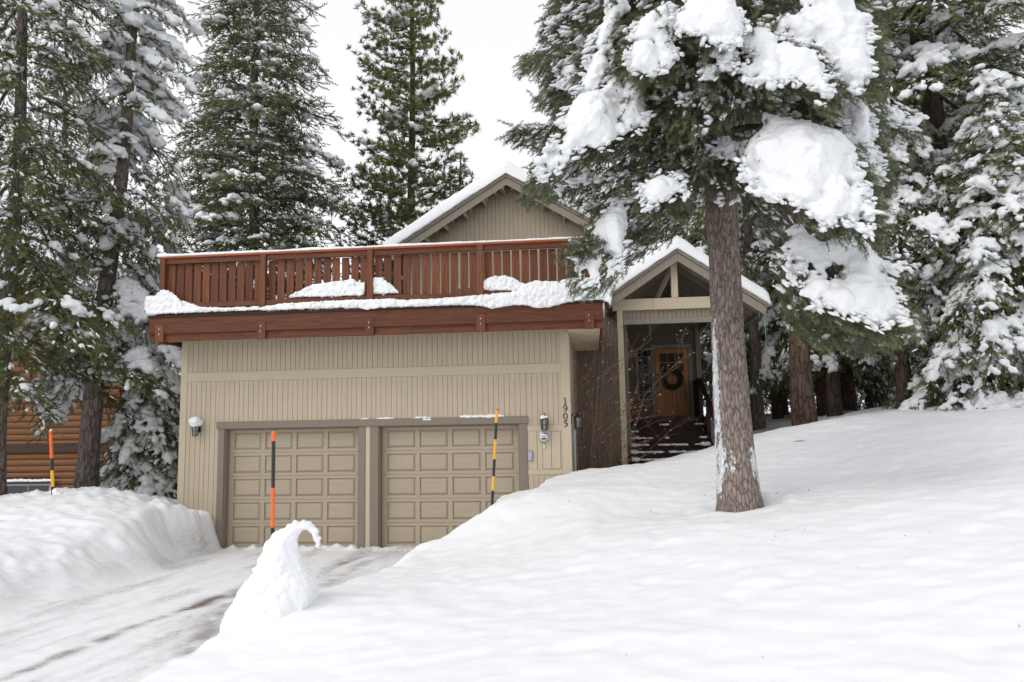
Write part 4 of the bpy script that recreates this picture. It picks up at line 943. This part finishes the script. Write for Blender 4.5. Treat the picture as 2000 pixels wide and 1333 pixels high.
    # foliage masses: outline, depth, depth spread, keep, hang
    GR = [([(1090,-60),(1078,20),(1066,60),(1080,85),(1028,112),(1036,136),(1084,155),(1052,195),(1092,212),(1098,330),(1130,260),(1160,170),(1200,80),(1215,-60)],-5.6,.45,.95,.9),
     ([(995,258),(1008,250),(1080,246),(1100,300),(1060,285),(1015,268)],-5.4,.15,.9,.5),
     ([(1045,350),(1100,330),(1150,280),(1250,250),(1300,270),(1390,290),(1400,360),(1330,375),(1240,400),(1180,415),(1110,380),(1060,390),(1035,385)],-6.0,.5,.66,.5),
     ([(1190,-80),(1520,-80),(1560,120),(1500,230),(1450,200),(1390,220),(1300,300),(1220,250),(1200,100)],-5.6,.9,.8,.5),
     ([(1325,340),(1380,300),(1430,310),(1470,360),(1440,395),(1380,385),(1335,372)],-5.9,.2,.55,.8),
     ([(1450,330),(1500,360),(1560,440),(1570,560),(1600,640),(1545,645),(1522,600),(1500,480),(1452,425)],-4.6,.5,.42,.9),
     ([(1500,540),(1560,560),(1620,600),(1700,640),(1772,625),(1740,665),(1640,690),(1560,660)],-6.0,.3,.55,.8),
     ([(1180,410),(1250,385),(1320,370),(1380,395),(1340,440),(1280,470),(1200,510),(1165,500)],-5.6,.35,.5,.5),
     ([(1230,405),(1330,385),(1375,400),(1360,435),(1300,465),(1250,505),(1205,520),(1180,480)],-5.5,.3,.45,.6),
     ([(1092,498),(1130,478),(1165,458),(1185,495),(1135,506)],-6.5,.12,.8,.3),
     ([(1560,-80),(1710,-80),(1712,200),(1725,330),(1700,440),(1640,330),(1600,260),(1500,200)],-5.3,.5,.6,.8),
     ([(1480,100),(1560,150),(1620,240),(1600,330),(1500,270)],-5.6,.4,.7,.6),
     ([(1350,180),(1390,170),(1415,220),(1400,250),(1365,245),(1320,270),(1310,230)],-6.6,.2,.8,1.),
     ([(1200,40),(1300,20),(1300,230),(1250,270),(1190,230)],-6.1,.5,.7,.6)]
    Pp = []; Dd = []; sc_ = []; sr_ = []; tw = MB()
    fk = []
    def outward(q_, hang):
        d = q_-np.array([cp[5,0], YT, 0])[None]; d[:,2] = 0; d /= np.linalg.norm(d,axis=1,keepdims=True)+1e-6; d[:,2] = -hang; return d
    for k, (poly, yc, tilt, th) in enumerate(PADS):
        A = np.array(poly); vc = A[:,1].mean(); m_ = (yc-CAM[1])/F; g, sd = fill(poly, 7.5, r, 6)
        ok = (sd > -5+6*vnoise(np.c_[g*.05,g[:,0]*0],k)+6*vnoise(np.c_[g*.12,g[:,0]*0],k+3))&~((vnoise(np.c_[g*.085,g[:,0]*0],k+5) > .36)&(sd < 55)&(g[:,1] > vc-20)); sd = sd+5; g, sd = g[ok], sd[ok]
        st = .62+.62*vnoise(np.c_[g[:,0]*.05, g[:,1]*.013, g[:,0]*0+k],2)+.22*vnoise(np.c_[g*.1, g[:,0]*0],4)
        rad = np.clip(sd*m_*.95, .018, th*st)
        Yp = yc-tilt*(g[:,1]-vc)*m_+.5*((g[:,0]-A[:,0].mean())*m_)**2
        c_ = PV(g, Yp); sc_.append(c_); sr_.append(np.c_[rad, rad*1.15, rad])
        # small clumps spilling over the lower rim
        g2, sd2 = fill(poly, 9, r, 12); ok = (sd2 < 8)&(sd2 > -9)&(r.random(len(g2)) < .75)&(vnoise(np.c_[g2*.08, g2[:,0]*0],k+9) > -.15)&(g2[:,1] > vc-25); g2 = g2[ok]
        rad = r.uniform(.022,.06,len(g2)); sc_.append(PV(g2, yc-tilt*(g2[:,1]-vc)*m_+.03)); sr_.append(np.c_[rad,rad,rad])
        g4, sd4 = fill(poly, 6, r, 16); ok = (sd4 < 3)&(r.random(len(g4)) < .5)&(vnoise(np.c_[g4*.07,g4[:,0]*0],k+19) > -.25)&(g4[:,1] > vc-40); g4 = g4[ok]; fk.append(PV(g4, yc-tilt*(g4[:,1]-vc)*m_-.02))
        # foliage carrying the slab
        g3, sd3 = fill(poly, 7.5, r, 20); g3 = g3+np.array([0,9]); Y3 = yc-tilt*(g3[:,1]-vc)*m_+.10+r.random(len(g3))*.28
        ok = (sd3 < 22)&(r.random(len(g3)) < np.where((sd3 < 0)&(g3[:,1] < vc), .4, .95)); q_ = PV(g3[ok], Y3[ok]); Pp.append(q_); Dd.append(outward(q_,.8)+r.normal(size=q_.shape)*.35)
        # bough that holds it
        vtop = A[:,1].min(); p1 = P(A[:,0].mean(), vc+10, Y=yc+.22); p0 = tr(max(-560,min(330,vtop-70))); mid = (p0*.45+p1*.55)+np.array([0,0,.22])
        pts = [p0, p0*.7+mid*.3+np.array([0,0,.08]), mid, mid*.4+p1*.6+np.array([0,0,.04]), p1]; tw.tube(pts, [.045,.038,.028,.018,.008], 6, False)
    for k, (poly, yc, spread, keep, hang) in enumerate(GR):
        g, sd = fill(poly, 6.2, r, 3); nz = vnoise(np.c_[g*.035, g[:,0]*0+k*3],7)*.5+.5; ok = (r.random(len(g)) < keep)&(nz+sd/60 > .30*(1.3-keep)+.05); g = g[ok]; nz = nz[ok]
        for lay in (0,1):
            Yp = yc+(nz-.5)*spread*1.6+r.normal(size=len(g))*spread*.35+lay*spread; q_ = PV(g+r.normal(size=g.shape)*4, Yp); Pp.append(q_); Dd.append(outward(q_,hang)+r.normal(size=q_.shape)*.35)
        ok = (nz > .58)&(r.random(len(g)) < .22); gq = g[ok]
        if len(gq):
            for _k in range(3): fk.append(PV(gq+r.normal(size=gq.shape)*5, yc-spread*(.2+.3*r.random(len(gq)))))
        A = np.array(poly); p1 = P(A[:,0].mean(), A[:,1].mean(), Y=yc); p0 = tr(max(-560,min(330,A[:,1].min()-30)))
        for j in range(1):
            e = p1+r.normal(size=3)*np.array([.05,.1,.05]); tw.tube([p0, (p0+e)/2+np.array([0,0,.1]), e], [.03,.02,.006], 5, False)
    # looser boughs behind and above
    B = []
    for k in range(26):
        v0 = r.uniform(-260,310); side = r.choice((-1,1)); ln = r.uniform(110,290)*(1 if side < 0 else .9)
        B.append((v0, 1405+side*ln, v0+r.uniform(20,150), r.uniform(-5.6,-3.0), .36, .06, .3, .12))
    for k in range(18):
        v0 = r.uniform(-560,-130); side = r.choice((-1,1)); B.append((v0, 1390+side*r.uniform(60,300), v0+r.uniform(60,150), r.uniform(-6.6,-3.4), .36, .12, .8, .15))
    for k, (v0,tu,tv,ty,wid,sr,load,arch) in enumerate(B):
        p0 = tr(v0); p1 = P(tu,tv,Y=ty); f = frond(p0, p1, arch*.8, wid, .10, r, .75, .12)
        Pp.append(f[0]); Dd.append(f[1]); n = len(f[4]); tw.tube(np.vstack([p0,f[4]]), list(np.linspace(.03+.008*np.linalg.norm(p1-p0),.006,n+1)), 6, False)
        h = f[0][r.random(len(f[0])) < .75]; h = h+np.c_[r.normal(size=(len(h),2))*.06, -r.uniform(.04,.22,len(h))]; Pp.append(h); dd_ = r.normal(size=(len(h),3))*.5; dd_[:,2] -= .7; dd_ += (p1-p0)/np.linalg.norm(p1-p0)*.5; Dd.append(dd_)
        nz = fbm(f[0]*2.6, 3, 90+k)*.5+.5; e = f[2]; t_ = f[3]
        ok = (nz > .95-load*.95+.25*(e > .8))&(t_ > .22); q_ = f[0][ok]; ee = e[ok]
        rad = sr*(.6+.6*r.random(len(q_)))*(1-.5*ee**2)*np.clip(.55+nz[ok],.6,1.25)
        sc_.append(q_+np.c_[np.zeros((len(q_),2)), rad*.5+.02]); sr_.append(np.c_[rad,rad,rad*.85])
    Pp = np.concatenate(Pp); Dd = np.concatenate(Dd)
    # keep the bare trunk bare
    tv_ = Pp[:,2]; tx = np.interp(tv_, cp[:,2], cp[:,0]); bare = (tv_ < cp[6,2]-.02)&(np.abs(Pp[:,0]-tx) < .42)&(Pp[:,1] < YT+.3); bare |= (tv_ < tr(205)[2])&(tv_ > tr(298)[2])&(np.abs(Pp[:,0]-tx-.02) < .30)&(Pp[:,1] < YT+.25); Pp = Pp[~bare]; Dd = Dd[~bare]
    tipv = Dd+r.normal(size=Dd.shape)*.25; tipv[:,2] -= .15
    V, Fc, ti = scatter(SP_NEAR, Pp, tipv, r.uniform(.8,1.3,len(Pp)), r)
    ex = Pp[(r.random(len(Pp)) < .11)&(fbm(Pp*1.7,2,3) > .1)]+np.array([0,0,.03]); fq = np.concatenate(fk+[ex]); V2, F2, _t = scatter(FLAKE, fq, outward(fq,.5)+r.normal(size=fq.shape)*.3, r.uniform(.02,.09,len(fq)), r); so = np_mesh('light_snow', V2, F2, M['tsnow'], o, True); so['kind'] = 'stuff'
    tw.build('branches', M['bark2'], o, True)
    np_mesh('crown', V, Fc, M['firn'], o, False, {'tint': ti})
    remeshed('snow', np.concatenate(sc_), np.concatenate(sr_), .017, M['tsnow'], o, .024, 5.5, 2)
    print('near fir sprays', len(Pp), 'snow balls', sum(map(len,sc_)))
near_fir()

def base_at(u, Y): # ground point seen in photo column u near the horizon at depth Y
    p = P(u, 830, Y=Y); return np.array([p[0], p[1], gz(p[0], p[1])])
# ---- left side
fir('fir_tree','leaning fir with a long snow flecked trunk in front of the cabin', base_at(172,1.0), 16.5, 2.15, .155, 92, 21, 'mid', .82, .21, .028, lean=(.065,0), droop=.9, r0=.22, step=.15, hang=.7, clump=.6, wid=.34, shape=.5, avoid=.75, dust=.35)
fir('fir_tree','dark tall fir cut by the left edge of the photo', base_at(0,-.6), 18, 2.9, .13, 125, 22, 'mid', .42, .17, .028, droop=.6, r0=.17, step=.15, hang=.5, shape=.6, dust=.2, wid=.38)
fir('fir_tree','broad dense green fir rising behind the left end of the deck', base_at(492,13), 27, 4.9, .05, 300, 23, 'far', .64, .22, .04, droop=.25, r0=.3, step=.22, hang=.2, lean=(-.01,0), wid=.36, shape=.7, dust=.22, dens=.8, sc=1.2, jit=.5)
fir('fir_tree','small snow caked fir beside the garage wall', base_at(285,2.2), 5.0, 1.25, .05, 80, 24, 'mid', 1., .13, .03, droop=1.0, r0=.09, step=.13, hang=.9, clump=.62, dust=.5)
fir('fir_tree','dark fir behind the log cabin roof', base_at(95,15), 24, 3.0, .1, 130, 26, 'far', .7, .2, .045, droop=.45, r0=.25, step=.25, hang=.4, shape=.65, dust=.4)
# ---- pines behind the roof
def pine(label, base, H, R, crown0, nb, seed, lean=(0,0), snow=.46, group=None):
    return fir('pine_tree', label, base, H, R, crown0, nb, seed, 'tuft', snow, .34, .045, droop=-.34, r0=.26, step=.24, hang=-.15, leaf='pine', wid=.46, rise=-.13, shape=.6, lean=lean, clump=.42, bark='bark3', dens=.70, group=group, dust=.08, sc=1.35, jit=.35)
pine('tall open pine with upturned tufted branches rising behind the gable roof', base_at(806,16), 27, 3.9, .1, 150, 31)
pine('short young pine just right of the tall pine above the roof snow', base_at(905,15), 13.6, 1.9, .3, 46, 32)
# ---- right side
fir('fir_tree','tall dark fir with long snowy boughs at the upper right', base_at(1862,5.0), 23, 5.0, .22, 115, 41, 'mid', .66, .24, .035, droop=.5, r0=.42, step=.19, hang=.3, bark='bark3', wid=.30, shape=.55, dust=.3, sc=1.2)
fir('fir_tree','fir with a thick plain brown trunk just right of the porch roof', base_at(1573,2.4), 17, 2.6, .42, 80, 42, 'mid', .75, .16, .032, droop=.6, r0=.24, step=.17, hang=.5, bark='bark3', shape=.6, dust=.35)
fir('fir_tree','fir with a slender trunk seen between the big trunk and the porch eave', base_at(1482,7), 17, 2.3, .2, 90, 43, 'far', .8, .16, .04, droop=.6, r0=.17, step=.22, hang=.5, bark='bark2', shape=.6, dust=.4)
G = 'snowy firs in the wood to the right of the house'
s1 = fir('fir_tree','low snow caked fir with drooping boughs at the right edge of the wood', base_at(1985,1.8), 7.0, 2.5, .1, 120, 44, 'mid', .82, .16, .028, droop=1.0, r0=.16, step=.155, hang=.9, clump=.6, group=G, bark='bark3', dust=.34)
s2 = fir('fir_tree','snow caked fir with steep hanging boughs left of the dark double trunk', base_at(1768,3.0), 9.5, 2.1, .27, 110, 45, 'mid', .78, .15, .028, droop=1.0, r0=.17, step=.155, hang=.9, clump=.6, group=G, bark='bark3', dust=.34)
s3 = fir('fir_tree','bushy green fir low behind the thick plain trunk', base_at(1660,8), 10., 2.5, .2, 150, 46, 'far', .8, .16, .04, droop=.8, r0=.2, step=.21, hang=.7, clump=.58, group=G, bark='bark3', dust=.45)
i = 0
for u, Y, sc, src, lb in ((1525,11,1.15,s3,'green fir in the gap just right of the porch eave'),(1612,7.5,1.0,s2,'snowy fir on a dark trunk right of the thick plain trunk'),(1715,13,1.4,s3,'farther tall fir between the green and the snow caked firs'),
    (1835,9,1.25,s2,'snowy fir behind the dark double trunk'),(1905,13,1.5,s3,'tall fir far back near the right edge'),(1990,9,1.35,s2,'snowy fir standing half out of the right edge'),(1455,15,1.3,s3,'far fir seen through the porch right of the front door'),
    (1400,20,1.6,s3,'far fir hidden mostly behind the big front trunk'),(1570,19,1.5,s3,'far fir high above the green fir by the porch'),(1790,20,1.7,s3,'far fir in the back row below the long snowy boughs'),(1660,24,1.8,s3,'far fir in the back row at the centre of the wood'),(1900,26,1.9,s3,'farthest fir in the back row on the right')):
    b = base_at(u,Y); i += 1; copy_tree(src, b, i*1.7, lb, sc)
# bare dark trunks standing in the wood
for u, Y, rr, H, lb in ((1885,5.4,.26,9,'dark leaning trunk next to the thick one under the snowy boughs'),(1520,9,.15,12,'reddish thin trunk left of the thick plain trunk'),(1632,6,.17,12,'dark bare trunk right of the thick plain trunk'),(1702,11,.14,11,'thin far trunk in the middle of the wood')):
    b = base_at(u,Y); o = thing('tree_trunk', lb, 'tree', b, 'bare lower trunks in the wood')
    k_ = -.09 if u == 1862 else .0
    q = trunk_mb([b+np.array([k_*h,0,h-(.4 if h == 0 else 0)]) for h in np.linspace(0,H,8)], rr, rr*.4); q.build('trunk', M['bark3'], o, True)
# far tree line round the back
far = fir('fir_tree','far fir of the tree line on the left behind the cabin', base_at(40,30), 17, 3.4, .05, 110, 51, 'far', .6, .2, .08, droop=.5, r0=.25, step=.36, hang=.5, sc=1.4, group='far tree line')
for k, (u, Y, sc) in enumerate(((230,34,.95),(330,40,1.15),(-120,28,1.1),(1560,36,1.0),(1740,38,1.1),(1880,42,1.2),(2060,32,1.05),(2200,24,.9))):
    b = base_at(u,Y); nm = ('second far fir from the left behind the cabin','tall far fir left of the broad green fir','far fir beyond the left edge of the photo','far fir deep in the wood behind the porch eave','far fir deep in the wood at its centre','far fir deep in the wood under the right boughs','far fir beyond the right edge of the photo','nearer fir beyond the right edge of the photo')[k]
    copy_tree(far, b, k*1.3, nm, sc)

# ---------------------------------------------------------------- log cabin on the left
YC = 8.0
x0 = P(-60,800,Y=YC)[0]; x1 = P(232,800,Y=YC)[0]; zt_ = P(120,660,Y=YC)[2]
cb = thing('log_cabin', 'orange log cabin with snow on its roof behind the firs at the left', 'house', ((x0+x1)/2, YC, gz(x1,YC)))
q = MB(); z = .2
while z < zt_+1.6:
    if not (2.23 < z < 2.5 and False): q.tube([(x0,YC+.1,z),(x1,YC+.1,z)], .118, 12)
    z += .2
q.box(x0,x1-.05,YC+.1,YC+6,.1,zt_+1.5); q.build('log_wall', M['log'], cb, False)
zb_ = P(120,875,Y=YC)[2]; q = MB(); q.box(x0,x1+.1,YC-.06,YC+.05,zb_-.14,zb_+.14); q.build('beam', M['logdark'], cb)
xw0_, xw1_ = P(12,960,Y=YC)[0], P(102,960,Y=YC)[0]; zw_ = P(60,945,Y=YC)[2]
wf = window(xw0_, xw1_, YC-.02, zw_-1.1, zw_, 2, 1, cb, M['plastic'])
q = MB(); q.box(xw0_-.12,xw1_+.12,YC-.2,YC-.07,zw_+.01,zw_+.07); q.build('window_ledge', M['logdark'], cb)
remeshed('ledge_snow', [(x,YC-.14,zw_+.1+rng.normal()*.01) for x in np.arange(xw0_-.1,xw1_+.12,.05)], [.06]*len(np.arange(xw0_-.1,xw1_+.12,.05)), .02, M['snow'], cb, .01, 10, 2)
# roof slopes down to the right
ra = P(150,560,Y=YC-.8); rb = P(352,752,Y=YC-.8); k_ = (ra[2]-rb[2])/(rb[0]-ra[0]); xap = ra[0]-1.8; zap = ra[2]+k_*1.8
q = MB(); q.poly_y([(xap,zap),(rb[0],rb[2]),(rb[0],rb[2]-.28),(xap,zap-.28)], YC-.8, YC+7).poly_y([(xap,zap),(xap,zap-.28),(xap-5,zap-.28-k_*5),(xap-5,zap-k_*5)], YC-.8, YC+7)
ro = q.build('roof', M['logdark'], cb)
C_ = []
for tt in np.linspace(0,1,60):
    for yy in np.linspace(0,7,18):
        C_.append(((xap+(rb[0]-xap)*tt, YC-.72+yy, zap+(rb[2]-zap)*tt+.12+rng.normal()*.02),(.2,.35,.2)))
        C_.append(((xap-(rb[0]-xap)*tt*.9, YC-.72+yy, zap+(rb[2]-zap)*tt*.9+.12),(.2,.35,.2)))
remeshed('roof_snow', [c for c,_ in C_], [r for _,r in C_], .06, M['snow'], ro, .02, 4, 2)
q = MB(); q.poly_y([(x0,zt_+1.4),(x1,zt_-.2),(x1,zt_-.5),(x0,zt_-.5)], YC+.0, YC+.1); q.build('gable', M['log'], cb)

# ---------------------------------------------------------------- bare shrub and wreath
sb = P(1170,912,Y=1.5); sb[2] = gz(sb[0],1.5)
o = thing('bare_shrub', 'bare leggy shrub with a few reddish dead leaves beside the porch post', 'shrub', sb)
tw = MB(); tips = []
r = random.Random(5)
def grow(p, d, L, rad, lev):
    pts = [p]; n = 5
    for k in range(n):
        d = d+np.array([r.gauss(0,.10), r.gauss(0,.10), r.gauss(.0,.06)]); d /= np.linalg.norm(d); p = p+d*L/n; pts.append(p)
        if lev < 3 and k >= 1 and r.random() < .8:
            dd = d+np.array([r.gauss(.15,.6), r.gauss(0,.4), r.gauss(.05,.3)]); grow(p, dd/np.linalg.norm(dd), L*r.uniform(.35,.6), rad*.55, lev+1)
    tw.tube(pts, list(np.linspace(rad,rad*.5,len(pts))), 4, False); tips.extend(pts[2:])
for k in range(11):
    a = r.uniform(0,6.28); d = np.array([math.cos(a)*.22+.06, math.sin(a)*.2, 1.]); grow(sb+np.array([r.gauss(0,.18),r.gauss(0,.12),-.1]), d/np.linalg.norm(d), r.uniform(2.0,3.5), .013, 0)
tw.build('stems', M['twig'], o)
tips = np.array(tips); sel = rng.random(len(tips)) < .27; q = tips[sel]
dv = rng.normal(size=(len(q),3)); LV = (np.array([[0,0,0],[.5,-.28,.05],[1,0,-.1],[.5,.28,.05]]), np.array([[0,1,2],[0,2,3]]))
V, Fc, ti = scatter(LV, q, dv, rng.uniform(.035,.075,len(q)), rng); np_mesh('dead_leaves', V, Fc, M['deadleaf'], o)
sel = rng.random(len(tips)) < .03; q = tips[sel]; V, Fc, _t = scatter(FLAKE, q, rng.normal(size=q.shape)*np.array([1,1,.2]), rng.uniform(.012,.03,len(q)), rng); np_mesh('snow', V, Fc, M['tsnow'], o, True)
# wreath
wc = np.array([(xd0+xd1)/2, YW-.10, P(1313,741,Y=YW-.1)[2]])
o = thing('wreath', 'round dark green evergreen wreath hanging on the wooden front door', 'wreath', wc)
n = 2600; A = rng.uniform(0,2*math.pi,n); rr = .235+rng.normal(size=n)*.034; q = wc+np.c_[rr*np.cos(A), rng.normal(size=n)*.02, rr*np.sin(A)]
d = np.c_[-np.sin(A), rng.normal(size=n)*.5-.3, np.cos(A)]+rng.normal(size=(n,3))*.5
V, Fc, ti = scatter(SP_NEAR, q, d, rng.uniform(.28,.42,n), rng); np_mesh('greenery', V, Fc, M['fir'], o, False, {'tint': ti*.5})
q = MB(); q.tube([wc+np.array([.235*math.cos(a),.01,.235*math.sin(a)]) for a in np.linspace(0,2*math.pi,32)], .03, 8); q.build('ring', M['darkgreen'], o)

# ---------------------------------------------------------------- litter fallen from the trees
q = []
for k in range(80):
    u = rng.uniform(1000,2000); v = rng.uniform(880,1300) if k > 60 else rng.uniform(960,1060)
    if k <= 60: u = rng.normal(1445,150)
    for Yq in np.arange(-11,1,.12):
        p = P(u,v,Y=Yq)
        if p[2] < gz(p[0],p[1])+.01: break
    else: continue
    if abs(p[0]-TRX) < .3 and abs(p[1]+5) < .3: continue
    q.append((p[0],p[1]))
for k in range(45):
    a_ = rng.uniform(0,6.28); r_ = rng.uniform(.3,.75); q.append((TRX+r_*math.cos(a_), -5+r_*math.sin(a_)))
q = np.array(q); zz = ground(q[:,0],q[:,1])[0]+.006; q3 = np.c_[q, zz]; dv = rng.normal(size=q3.shape)*np.array([1,1,.15])
V, Fc, _t = scatter((np.array([[0,-.12,0],[0,.12,0],[1,.05,.05],[.5,.3,.12]]), np.array([[0,1,2],[1,3,2]])), q3, dv, rng.uniform(.008,.03,len(q3)), rng)
o = np_mesh('fallen_litter', V, Fc, M['twig'], None); setp(o, 'dark bits of bark and needles scattered on the snow', 'litter', kind='stuff')
b = P(1562,862,Y=-.6); b[2] = gz(b[0],b[1])+.012
o = thing('fallen_twig', 'small bent dark twig lying on the snow right of the big trunk', 'twig', b)
t_ = MB(); t_.tube([b+np.array([-.12,0,.0]), b+np.array([-.03,.02,.015]), b+np.array([.06,-.02,.02]), b+np.array([.11,.03,.01])], [.004,.006,.006,.003], 6); t_.build('stem', M['darkwood'], o)
